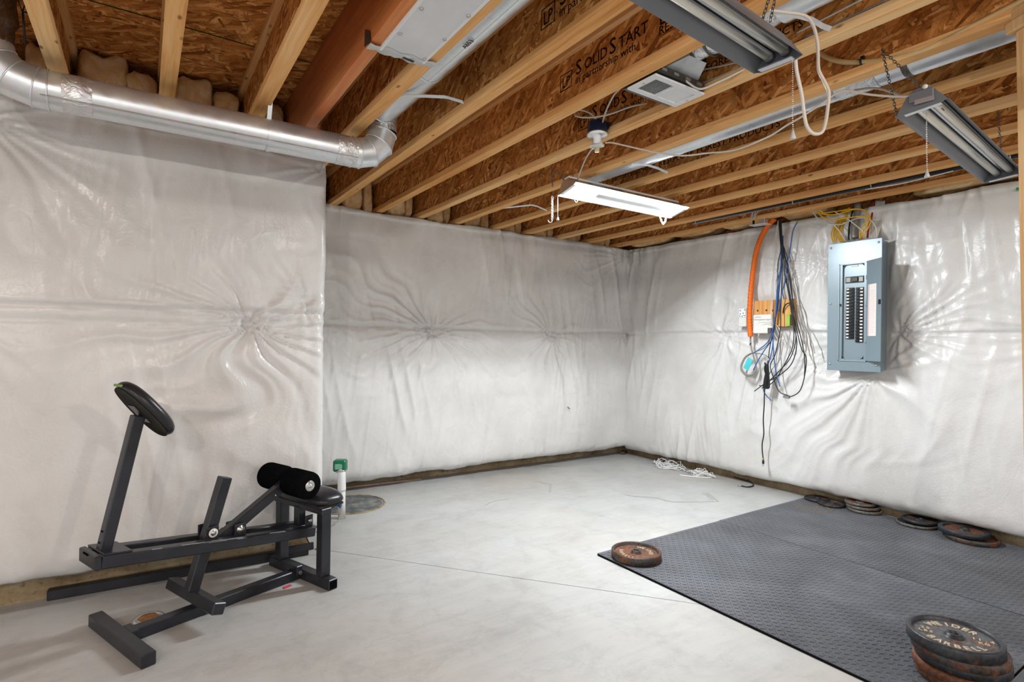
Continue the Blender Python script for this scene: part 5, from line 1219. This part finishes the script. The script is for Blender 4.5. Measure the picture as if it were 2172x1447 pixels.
def plate_mesh(Ro, t, rim, rec, hub=.030, rh=.0145, face=None):
    """returns (casting, face) builders: rim ring with recessed web and raised hub"""
    body = MB().lathe([(Ro-rim-.005, t-rec), (Ro-rim, t-.001), (Ro-rim+.002, t), (Ro-.004, t), (Ro, t-.004), (Ro, .004), (Ro-.004, 0), (Ro-rim, 0), (Ro-rim-.004, rec), (hub+.006, rec), (hub, .002), (rh, .002)], 56)
    web = MB().lathe([(Ro-rim-.005, t-rec), (hub, t-rec)], 56)
    cen = MB().lathe([(hub+.006, t-rec-.001), (hub, t-rec+.003), (hub-.004, t-.0015), (hub-.007, t-.0003), (rh+.003, t-.0003), (rh, t-.003), (rh, .002)], 36)
    return body, web, cen
def weight(label, loc, Ro, t, rim, rec, mat_b, mat_w, rot=(0, 0, 0), group='weight plates', letters=None):
    e = thing('weight_plate', label, 'weight plate', loc); e.rotation_euler = rot; e['group'] = group
    b, w, h_ = plate_mesh(Ro, t, rim, rec)
    b.build('rim', MAT[mat_b], e, False); w.build('web', MAT[mat_w], e, False); h_.build('hub', MAT[mat_b], e, False)
    if letters:
        zf = t-rec
        for (txt, rad, mid, size, inward, mat) in letters:
            n = len(txt); adv = size*.74/rad
            for k, ch in enumerate(txt):
                if ch == ' ': continue
                a = mid-(k-(n-1)/2)*adv if not inward else mid+(k-(n-1)/2)*adv
                me = text_mesh(ch, size, 'raised_letter', size*.022); me.materials.clear(); me.materials.append(MAT[mat])
                xs = [v.co.x for v in me.vertices]; cx = (min(xs)+max(xs))/2
                for v in me.vertices: v.co.x -= cx; v.co.z = v.co.z*6+.0014
                o = bpy.data.objects.new('raised_letter', me); COL.objects.link(o); o.parent = e
                q = a-math.pi/2 if not inward else a+math.pi/2
                r_ = rad-size*.35 if not inward else rad+size*.35
                px_, py_ = r_*math.cos(a), r_*math.sin(a)
                if isinstance(inward, float):      # straight line of text beside the hub
                    q = up_ang-math.pi/2; h_k = (k-(n-1)/2)*size*.70
                    px_ = rad*math.cos(mid)+math.cos(q)*h_k+math.cos(up_ang)*inward; py_ = rad*math.sin(mid)+math.sin(q)*h_k+math.sin(up_ang)*inward
                o.location = (px_, py_, zf); o.rotation_euler = (0, 0, q)
    return e
A_ = math.radians
# letters read along the far arc (outward-facing tops) and the near arc
vd = -math.atan2(math.sin(math.radians(72)), math.cos(math.radians(72)))
up_ang = math.radians(24)      # direction away from the viewer on the near stack
LET = [('WEIDER', .094, up_ang, .041, False, 'letter_bare'), ('BARBELL', .096, up_ang+math.pi, .039, True, 'letter_bare'),
       ('25', .090, up_ang+math.pi*.5, .026, .006, 'letter_bare'), ('LBS', .090, up_ang+math.pi*.5, .024, -.022, 'letter_bare'),
       ('11.4', .088, up_ang-math.pi*.5, .026, .006, 'letter_bare'), ('KG', .088, up_ang-math.pi*.5, .024, -.022, 'letter_bare')]
SX, SY, z = 2.642, .842, MT+.0023
for (dx, dy, Ro, t, mb_, mw_, lb, tilt) in ((.045, -.010, .148, .034, 'iron_rust', 'iron_rust', 'rusted weight plate lowest in the front stack', 0), (.030, -.008, .150, .035, 'iron_rust', 'iron_mid', 'rusted weight plate second from the bottom of the front stack', 0),
                                     (.040, -.012, .152, .036, 'iron', 'iron_mid', 'black weight plate in the middle of the front stack', 0), (.018, -.010, .155, .036, 'iron_mid', 'iron_mid', 'rust-brown weight plate directly under the lettered top plate', 0),
                                     (.0, .0, .153, .043, 'iron', 'iron_plate', 'black lettered weight plate on top of the front stack', 0)):
    weight(lb, (SX+dx, SY+dy, z), Ro, t, .016, .014, mb_, mw_, (0, 0, 0), 'plates in the front stack', LET if 'lettered weight' in lb else None)
    z += t+.0003
u2 = math.radians(52)
weight('rusty weight plate lying alone on the corner of the mat', (2.508, 2.380, MT+.0023), .148, .045, .015, .018, 'iron_mid', 'iron_rust', (0, 0, 0), 'weight plates',
       [('WEIDER', .088, u2-1.1, .034, False, 'letter_bare'), ('BARBELL', .090, u2-1.1+math.pi, .032, True, 'letter_bare')])
zt = MT+.0023
WP = [('thin black plate by the right wall, farthest from the camera', (4.765, 2.478, zt), .098, .018, 'iron', 'iron_mid'),
      ('small black plate in front of the farthest plate by the right wall', (4.715, 2.335, zt), .100, .018, 'iron', 'iron_mid'),
      ('bottom plate of the small black stack half under the right-wall blanket', (4.770, 2.110, zt), .120, .022, 'iron_lip', 'iron'),
      ('middle plate of the small black stack half under the right-wall blanket', (4.778, 2.128, zt+.0223), .115, .022, 'iron_lip', 'iron'),
      ('top rusty-faced plate of the small black stack under the right-wall blanket', (4.786, 2.150, zt+.0446), .108, .020, 'iron_lip', 'iron_rust'),
      ('flat worn plate between the small black stack and the rusty pair', (4.745, 1.745, zt), .130, .018, 'iron_lip', 'iron'),
      ('black plate resting on the flat worn plate by the right wall', (4.775, 1.735, zt+.0183), .112, .022, 'iron', 'iron_mid'),
      ('brown-edged lower plate of the rusty pair by the right wall', (4.690, 1.405, zt), .150, .030, 'iron_mid', 'iron_mid'),
      ('black-rimmed upper plate with rusty centre of the pair by the right wall', (4.695, 1.450, zt+.0303), .142, .034, 'iron', 'iron_rust')]
for lb, loc, Ro, t, mb_, mw_ in WP: weight(lb, loc, Ro, t, .026 if 'black-rimmed' in lb else .012, t*.4, mb_, mw_, (0, 0, 0), 'plates along the right wall')

# ---- heap of white cable, black cable end
rng = random.Random(5)
def coil(label, c, n, rx, ry, h):
    pts = []
    for k in range(n*14):
        t = k/14*2*math.pi; q = k/(n*14)
        a = rx*(.62+.38*math.sin(q*17+1.2))*(.9+.1*rng.random()); b = ry*(.62+.38*math.sin(q*13+.4))*(.9+.1*rng.random())
        pts.append((c[0]+a*math.cos(t)+.05*rx*math.sin(q*31), c[1]+b*math.sin(t)+.25*ry*math.sin(q*9), .006+h*(.5+.5*math.sin(q*23+t*.31))*rng.random()*.8))
    o = one('cable_coil', MB().tube(pts, .0036, 6, sub=2), MAT['cable_clean'], label, 'cable', 'white cable heap on the floor'); return o
coil('larger heap of tangled white cable on the floor near the far corner', (4.70, 4.02), 13, .15, .20, .09)
coil('smaller heap of tangled white cable on the floor, nearer the mats', (4.70, 3.60), 9, .12, .15, .07)
one('cable', MB().tube([(4.50, 3.70, .006), (4.53, 3.63, .006), (4.60, 3.53, .006), (4.68, 3.47, .006), (4.76, 3.48, .006)], .006, 7, sub=5), MAT['cable_clean'], 'white cable end lying in front of the smaller cable heap', 'cable')
be = thing('black_cable_end', 'short black cable end curling out from under the right-wall blanket', 'cable', (4.64, 3.1, 0))
MB().tube([(4.65, 3.11, .007), (4.67, 3.06, .007), (4.75, 3.06, .007), (4.84, 3.13, .008), (4.86, 3.22, .012), (4.85, 3.33, .02)], .0062, 8, sub=6).build('cable', MAT['cable_black'], be)
MB().tube([(4.65, 3.113, .007), (4.638, 3.138, .008)], .007, 8).build('connector', MAT['steel'], be)

# ---- sump pit, discharge pipe
sump = thing('sump_pit', 'round grey sump pit lid set in the floor by the left corner', 'sump', (1.40, 4.385, 0))
lm = NT('sump_lid'); v_ = lm.coord(); lm.bump(lm.noise(v_, 18, 5, .7), .8, .012)
lidm = lm.fin(lm.ramp(lm.noise(v_, 9, 5, .7), [(.3, srgb(78, 82, 82)), (.5, srgb(112, 116, 116)), (.68, srgb(150, 148, 138))]), .6)
MB().lathe([(0, .008), (.235, .008), (.243, .006), (.246, .001)], 44, (1.40, 4.385, 0)).build('lid', lidm, sump)
mb = MB(); pts = [(1.40+(.262+.006*math.sin(k*2.7))*math.cos(k*2*math.pi/50), 4.385+(.262+.006*math.cos(k*3.1))*math.sin(k*2*math.pi/50), .002) for k in range(50)]
mb.tube(pts, .007, 6, closed=True).build('pit_rim', MAT['footing'], sump)
MB().lathe([(.243, .0012), (.258, .0012)], 44, (1.40, 4.385, 0)).build('rim_gap', MAT['black_plastic'], sump)
pv = thing('sump_pipe', 'white plastic sump pipe with green coupling rising from the floor', 'pipe', (1.235, 4.07, 0))
MB().tube([(1.235, 4.07, 0), (1.232, 4.07, .22)], .0265, 18).build('pipe', MAT['white_plastic'], pv)
mb = MB(); mb.tube([(1.232, 4.07, .205), (1.230, 4.07, .27), (1.228, 4.072, .335), (1.226, 4.085, .36)], [.030, .030, .029, .028], 18, sub=4); mb.build('elbow', MAT['white_paint'], pv)
gm_ = plain('green_rubber', srgb(24, 112, 78), .4)
MB().box((1.226, 4.095, .385), (.092, .075, .085), Matrix.Rotation(-.55, 3, 'Z'), .010).build('coupling', gm_, pv)
MB().box((1.207, 4.062, .382), (.062, .01, .04), Matrix.Rotation(-.30, 3, 'Z'), .004).build('coupling_label', plain('pale_green', srgb(120, 176, 150), .5), pv)
ring(MB(), (1.226, 4.075, .345), (0, .3, 1), .033, .005, 22).build('hose_clamp', MAT['steel'], pv)
one('cable', MB().tube([(1.21, 4.05, .10), (1.17, 4.02, .115), (1.12, 4.02, .09), (1.08, 4.03, .06)], .005, 7, sub=5), MAT['cable_black'], 'black pump cable tied to the white sump pipe', 'cable')
one('cable', MB().tube([(1.222, 4.04, .11), (1.20, 3.98, .06), (1.15, 3.93, .02), (1.06, 3.90, .008)], .0045, 7, sub=5), MAT['cable_grey'], 'grey pump cable running from the sump pipe to the floor', 'cable')
one('cable_clip', MB().box((1.212, 4.035, .11), (.02, .02, .04), None, .004), MAT['cable_blue'], 'small blue clip on the white sump pipe', 'clip')
# loose pipe by the back wall
one('loose_pipe', MB().tube([(1.30, 4.875, .013), (2.20, 4.815, .013)], .0125, 12), plain('rusty_pipe', srgb(158, 138, 124), .5, .3, .2, 12), 'thin rusty pipe lying on the floor against the back wall', 'pipe')
# clean-out under the bench
co = thing('floor_cleanout', 'round rusty floor clean-out with white ring under the exercise bench', 'drain', (.045, 3.075, 0))
MB().lathe([(.046, .0005), (.046, .003), (.062, .003), (.064, .0005)], 28, (.045, 3.075, 0)).build('white_ring', MAT['white_plastic'], co)
MB().lathe([(.043, .001), (.0435, .0045), (.047, .0045), (.0475, .001)], 28, (.045, 3.075, 0)).build('dark_gap', MAT['black_plastic'], co)
MB().lathe([(0, .002), (.043, .002)], 28, (.045, 3.075, 0)).build('cover', plain('brass_rust', srgb(170, 120, 62), .5, .3, .5, 30), co)
# scuffs
for k_, w_, m_ in (('scuffA', .012, 'scuff'), ('scuffB', .010, 'scuff_dark'), ('scuffC', .016, 'scuff'), ('scuffD', .010, 'scuff'), ('scuffE', .008, 'scuff'), ('scuffF', .006, 'scuff'), ('scuffG', .012, 'scuff')):
    scuff([(p[0], p[1]) for p in PATH[k_]], w_, m_)
one('small_bracket', MB().box((4.80, 4.78, .02), (.11, .06, .03), Matrix.Rotation(.5, 3, 'Z'), .004), MAT['darksteel'], 'small dark metal scrap in the far floor corner', 'scrap')

one('wall_splinter', MB().tube([(3.836, 4.665, .622), (3.838, 4.645, .609), (3.856, 4.648, .600)], .004, 6), MAT['black_plastic'], 'tiny dark splinter poking out of the back wall blanket', 'splinter')
one('green_tape', MB().box((4.705, 1.168, 2.345), (.004, .06, .018), Matrix.Rotation(.1, 3, 'X')), plain('green_sticker', srgb(52, 150, 84), .5), 'small green tape mark high on the right wall blanket at the picture edge', 'tape')

# ================================================================== exercise bench
def blackpaint():
    m = NT('black_paint'); v = m.coord()
    c = m.ramp(m.noise(v, 8, 4, .6), [(.3, srgb(30, 31, 36)), (.7, srgb(46, 48, 55))])
    sc = m.ramp(m.noise(m.coord(scale=(3, 30, 30)), 6, 4, .7), [(.72, 0.0), (.78, 1.0)])
    c = m.mix(m.math('MULTIPLY', sc, .5), c, srgb(120, 122, 126))
    return m.fin(c, .34, .2, Specular_IOR_Level=.5)
MAT['bpaint'] = blackpaint()
MAT['vinyl'] = plain('black_vinyl', srgb(38, 38, 42), .30, 0, .15, 10)
MAT['foam'] = plain('black_foam', srgb(16, 16, 17), .95, 0, .2, 30, .6, 260)
MAT['chipped'] = plain('bare_steel_chips', srgb(178, 176, 172), .4, .7)
MAT['plyback'] = plain('pad_backing', srgb(58, 56, 52), .8, 0, .25, 18)
B_ = thing('exercise_bench', 'black steel leg-curl exercise bench with pads and foam rollers', 'exercise machine', (-.058, 2.875, 0), math.radians(21))
def P_(l, w, z): return Vector((l, -w, z))
def part(mb, name, mat, parent=None): return mb.build(name, MAT[mat], parent or B_, False)
T = .052
def tubebar(a, b, w=T, h=T, up=(0, 0, 1), ext=0): return MB().bar(a, b, w, h, up, .004, ext)
# feet and spine
ff = part(tubebar(P_(0, -.277, .0275), P_(0, .277, .0275), .055, .055), 'front_foot', 'bpaint')
rf = part(tubebar(P_(.866, -.277, .0275), P_(.866, .277, .0275), .055, .055), 'rear_foot', 'bpaint')
part(MB().box(P_(.866, .2775, .0275), (.042, .0012, .042)), 'open_tube_end', 'foam', rf)
part(tubebar(P_(.028, 0, .0265), P_(.84, 0, .0265)), 'spine', 'bpaint')
part(MB().box(P_(.040, 0, .050), (.03, .09, .012), None, .002), 'weld_plate', 'bpaint', ff)
part(MB().box(P_(.825, 0, .055), (.035, .085, .05), None, .003), 'weld_plate', 'bpaint', rf)
for w in (-.045, .045):
    part(MB().lathe([(0, 0), (.011, 0), (.011, .008), (0, .008)], 6, P_(.825, w, .045), Matrix.Rotation(math.pi/2 if w > 0 else -math.pi/2, 3, 'X'), False), 'bolt', 'steel', rf)
part(MB().box(P_(.365, .030, .030), (.055, .006, .045), None, .002), 'spine_plate', 'darksteel')
# side rails
ra, rb = (-.100, .396), (.890, .258)
for w in (-.0625, .0625):
    part(tubebar(P_(ra[0], w, ra[1]), P_(rb[0], w, rb[1])), 'rail', 'bpaint')
cap = part(tubebar(P_(-.112, -.0885, .398), P_(-.112, .0885, .398), .024, .058), 'front_cap', 'bpaint')
part(MB().bar(P_(-.095, 0, .4265), P_(.01, 0, .412), .172, .008, (0, 0, 1), .002), 'front_plate', 'bpaint')
part(MB().box(P_(-.128, 0, .421), (.004, .05, .006)), 'slot', 'foam', cap)
for (l, dl) in ((.20, .10), (.33, .05), (.62, .08), (.08, .04)):
    z = ra[1]+(rb[1]-ra[1])*(l-ra[0])/(rb[0]-ra[0])+.0265
    part(MB().bar(P_(l, .0875, z), P_(l+dl, .0875, z-dl*.139), .0024, .0022), 'paint_chip', 'chipped')
# upright and round pad
u0_, u1_ = P_(-.066, 0, .416), P_(.052, 0, .965)
post = part(tubebar(u0_, u1_, .046, .046, (1, 0, 0)), 'pad_post', 'bpaint')
for t in (.06, .14):
    c = u0_.lerp(u1_, t); part(MB().lathe([(0, 0), (.006, 0), (.006, .001), (0, .001)], 10, c+Vector((-.0235, 0, .004)), Matrix.Rotation(-math.pi/2-.2, 3, 'Y')), 'pin_hole', 'foam', post)
ax = Vector((.637, 0, -.771)); nn = Vector((.771, 0, .637)); wv = Vector((0, 1, 0))
PR = axes(ax, wv, ax.cross(wv)); 
if PR.col[2].dot(nn) < 0: PR = axes(ax, -wv, ax.cross(-wv))
pc_ = Vector((.062, 0, .975))
def cushion(Rm, c, prof, hx, hy, e=.8, n=48, tap=0):
    """prof: (scale, height) layers; superellipse outline"""
    rows = []
    for (s, h) in prof:
        row = []
        for k in range(n):
            t = 2*math.pi*k/n; x = math.copysign(abs(math.cos(t))**e, math.cos(t)); y = math.copysign(abs(math.sin(t))**e, math.sin(t))
            row.append(Rm @ Vector((x*hx*s, y*hy*s*(1+tap*x), h))+c)
        rows.append(row)
    m = MB().grid(rows, True, True)
    return m
m = cushion(PR, pc_, [(.001, .004), (.5, .004), (.90, .004), (.965, .010), (1, .022), (.985, .034), (.93, .046), (.80, .056), (.55, .062), (.001, .064)], .153, .100, .85, tap=.10)
part(m, 'chest_pad', 'vinyl')
part(cushion(PR, pc_, [(.001, -.003), (.6, -.003), (.93, -.003), (.95, .003), (.93, .0055), (.001, .0055)], .153, .100, .85, tap=.10), 'pad_board', 'plyback')
part(MB().box(pc_+PR @ Vector((0, 0, -.006)), (.10, .07, .005), PR), 'pad_bracket', 'bpaint')
m = MB(); m.box(pc_+PR @ Vector((-.150, .0, .012)), (.010, .075, .012), PR, .004); part(m, 'green_tape', 'bpaint').data.materials[0] = plain('green_tape', srgb(132, 164, 96), .6)
# lever with foot bar
l0, l1 = P_(.285, 0, .125), P_(.434, 0, .628)
lev = part(tubebar(l0, l1, .05, .052, (1, 0, 0)), 'lever', 'bpaint')
part(MB().bar(P_(.300, -.225, .100), P_(.300, .225, .100), .056, .052, (l1-l0).normalized(), .004), 'foot_bar', 'bpaint')
def lug(l, z, parent=None):
    for w in (-.040, .040):
        s = 1 if w > 0 else -1
        part(MB().box(P_(l, w, z), (.058, .008, .062), None, .003), 'pivot_lug', 'bpaint')
        part(MB().lathe([(0, 0), (.020, 0), (.020, .003), (.013, .003), (.012, .010), (0, .010)], 18, P_(l, w+s*.004, z+.004), Matrix.Rotation(math.pi/2*s, 3, 'X')), 'pivot_bolt', 'steel')
        part(MB().box(P_(l, s*.066, z-.031), (.085, .05, .006), Matrix.Rotation(.138, 3, 'Y'), .002), 'lug_base', 'bpaint')
lug(.358, .382); lug(.492, .362)
part(MB().lathe([(.0135, 0), (.021, 0), (.021, .004), (.0135, .004)], 22, P_(.356, .050, .386), Matrix.Rotation(math.pi/2, 3, 'X')), 'washer', 'white_plastic')
# roller arm
a0, a1 = P_(.425, 0, .340), P_(.762, 0, .536)
arm = part(tubebar(a0, a1, .046, .050), 'roller_arm', 'bpaint')
part(MB().box(a0+Vector((.0, 0, .0)), (.06, .05, .055), Matrix.Rotation(-.53, 3, 'Y'), .003), 'arm_stop', 'bpaint', arm)
part(MB().lathe([(0, 0), (.006, 0), (.006, .003), (0, .003)], 10, P_(.69, .0235, .487), Matrix.Rotation(math.pi/2, 3, 'X')), 'rivet', 'steel', arm)
part(MB().tube([P_(.775, -.196, .546), P_(.775, .196, .546)], .012, 12), 'roller_axle', 'steel')
for s in (-1, 1):
    r_ = part(MB().lathe([(.012, 0), (.062, 0), (.070, .006), (.0715, .016), (.0715, .152), (.070, .162), (.062, .168), (.012, .168)], 36, P_(.775, s*.024, .546), Matrix.Rotation(math.pi/2*s, 3, 'X')), 'foam_roller', 'foam')
    part(MB().lathe([(0, .012), (.006, .012), (.007, .006), (.012, .004), (.026, .003), (.028, .001), (.026, 0), (0, 0)], 24, P_(.775, s*.1925, .546), Matrix.Rotation(math.pi/2*s, 3, 'X')), 'end_cap', 'steel', r_)
# seat on its two posts
for w in (-.19, .19):
    part(tubebar(P_(.866, w, .055), P_(.866, w, .405), .052, .056, (1, 0, 0)), 'seat_post', 'bpaint')
part(MB().bar(P_(.862, -.218, .398), P_(.862, .218, .398), .062, .030, (0, 0, 1), .003), 'seat_beam', 'bpaint')
part(MB().bar(P_(.905, -.205, .417), P_(.905, .205, .417), .15, .012, (0, 0, 1), .003), 'seat_board', 'plyback')
part(cushion(axes((0, 1, 0), (-1, 0, 0), (0, 0, 1)), P_(.915, 0, .422), [(.001, 0), (.6, 0), (.95, .0), (1, .012), (.99, .024), (.93, .040), (.80, .054), (.55, .064), (.001, .068)], .215, .098, .55), 'seat_pad', 'vinyl')
part(tubebar(P_(.848, 0, .395), P_(.848, 0, .285), .046, .046, (1, 0, 0)), 'seat_stay', 'bpaint')
part(MB().box(P_(.872, .050, .315), (.048, .008, .060), None, .003), 'stay_lug', 'bpaint')
part(MB().lathe([(0, 0), (.011, 0), (.011, .010), (0, .010)], 12, P_(.872, .054, .317), Matrix.Rotation(math.pi/2, 3, 'X')), 'stay_bolt', 'steel')
part(MB().box(P_(.872, .062, .2835), (.07, .05, .006), Matrix.Rotation(.138, 3, 'Y')), 'lug_base', 'bpaint')
# loose black bar behind the bench
lb_ = thing('loose_steel_bar', 'long black square steel bar on the floor against the left wall footing', 'bar', (.25, 3.53, 0))
MB().bar((-.37, 3.546, .026), (.86, 3.498, .026), .04, .052, (0, 0, 1), .004).build('tube', MAT['bpaint'], lb_)
MB().bar((.70, 3.478, .05), (.885, 3.470, .055), .012, .045, (0, 0, 1), .003).build('end_bracket', MAT['bpaint'], lb_)
MB().tube([(.86, 3.47, .07), (.84, 3.475, .115), (.83, 3.48, .13)], .004, 6).build('bracket_pin', MAT['black_plastic'], lb_)
one('wire_scrap', MB().tube([(.89, 3.46, .03), (.93, 3.45, .05), (.95, 3.42, .02), (.94, 3.40, .005)], .003, 6, sub=5), MAT['darksteel'], 'small curl of wire at the right end of the black bar', 'wire')
one('pink_scrap', MB().box((.655, 3.085, .003), (.045, .02, .004), Matrix.Rotation(.4, 3, 'Z'), .001), plain('pink_plastic', srgb(206, 60, 90), .5), 'small pink scrap on the floor under the bench spine', 'scrap')
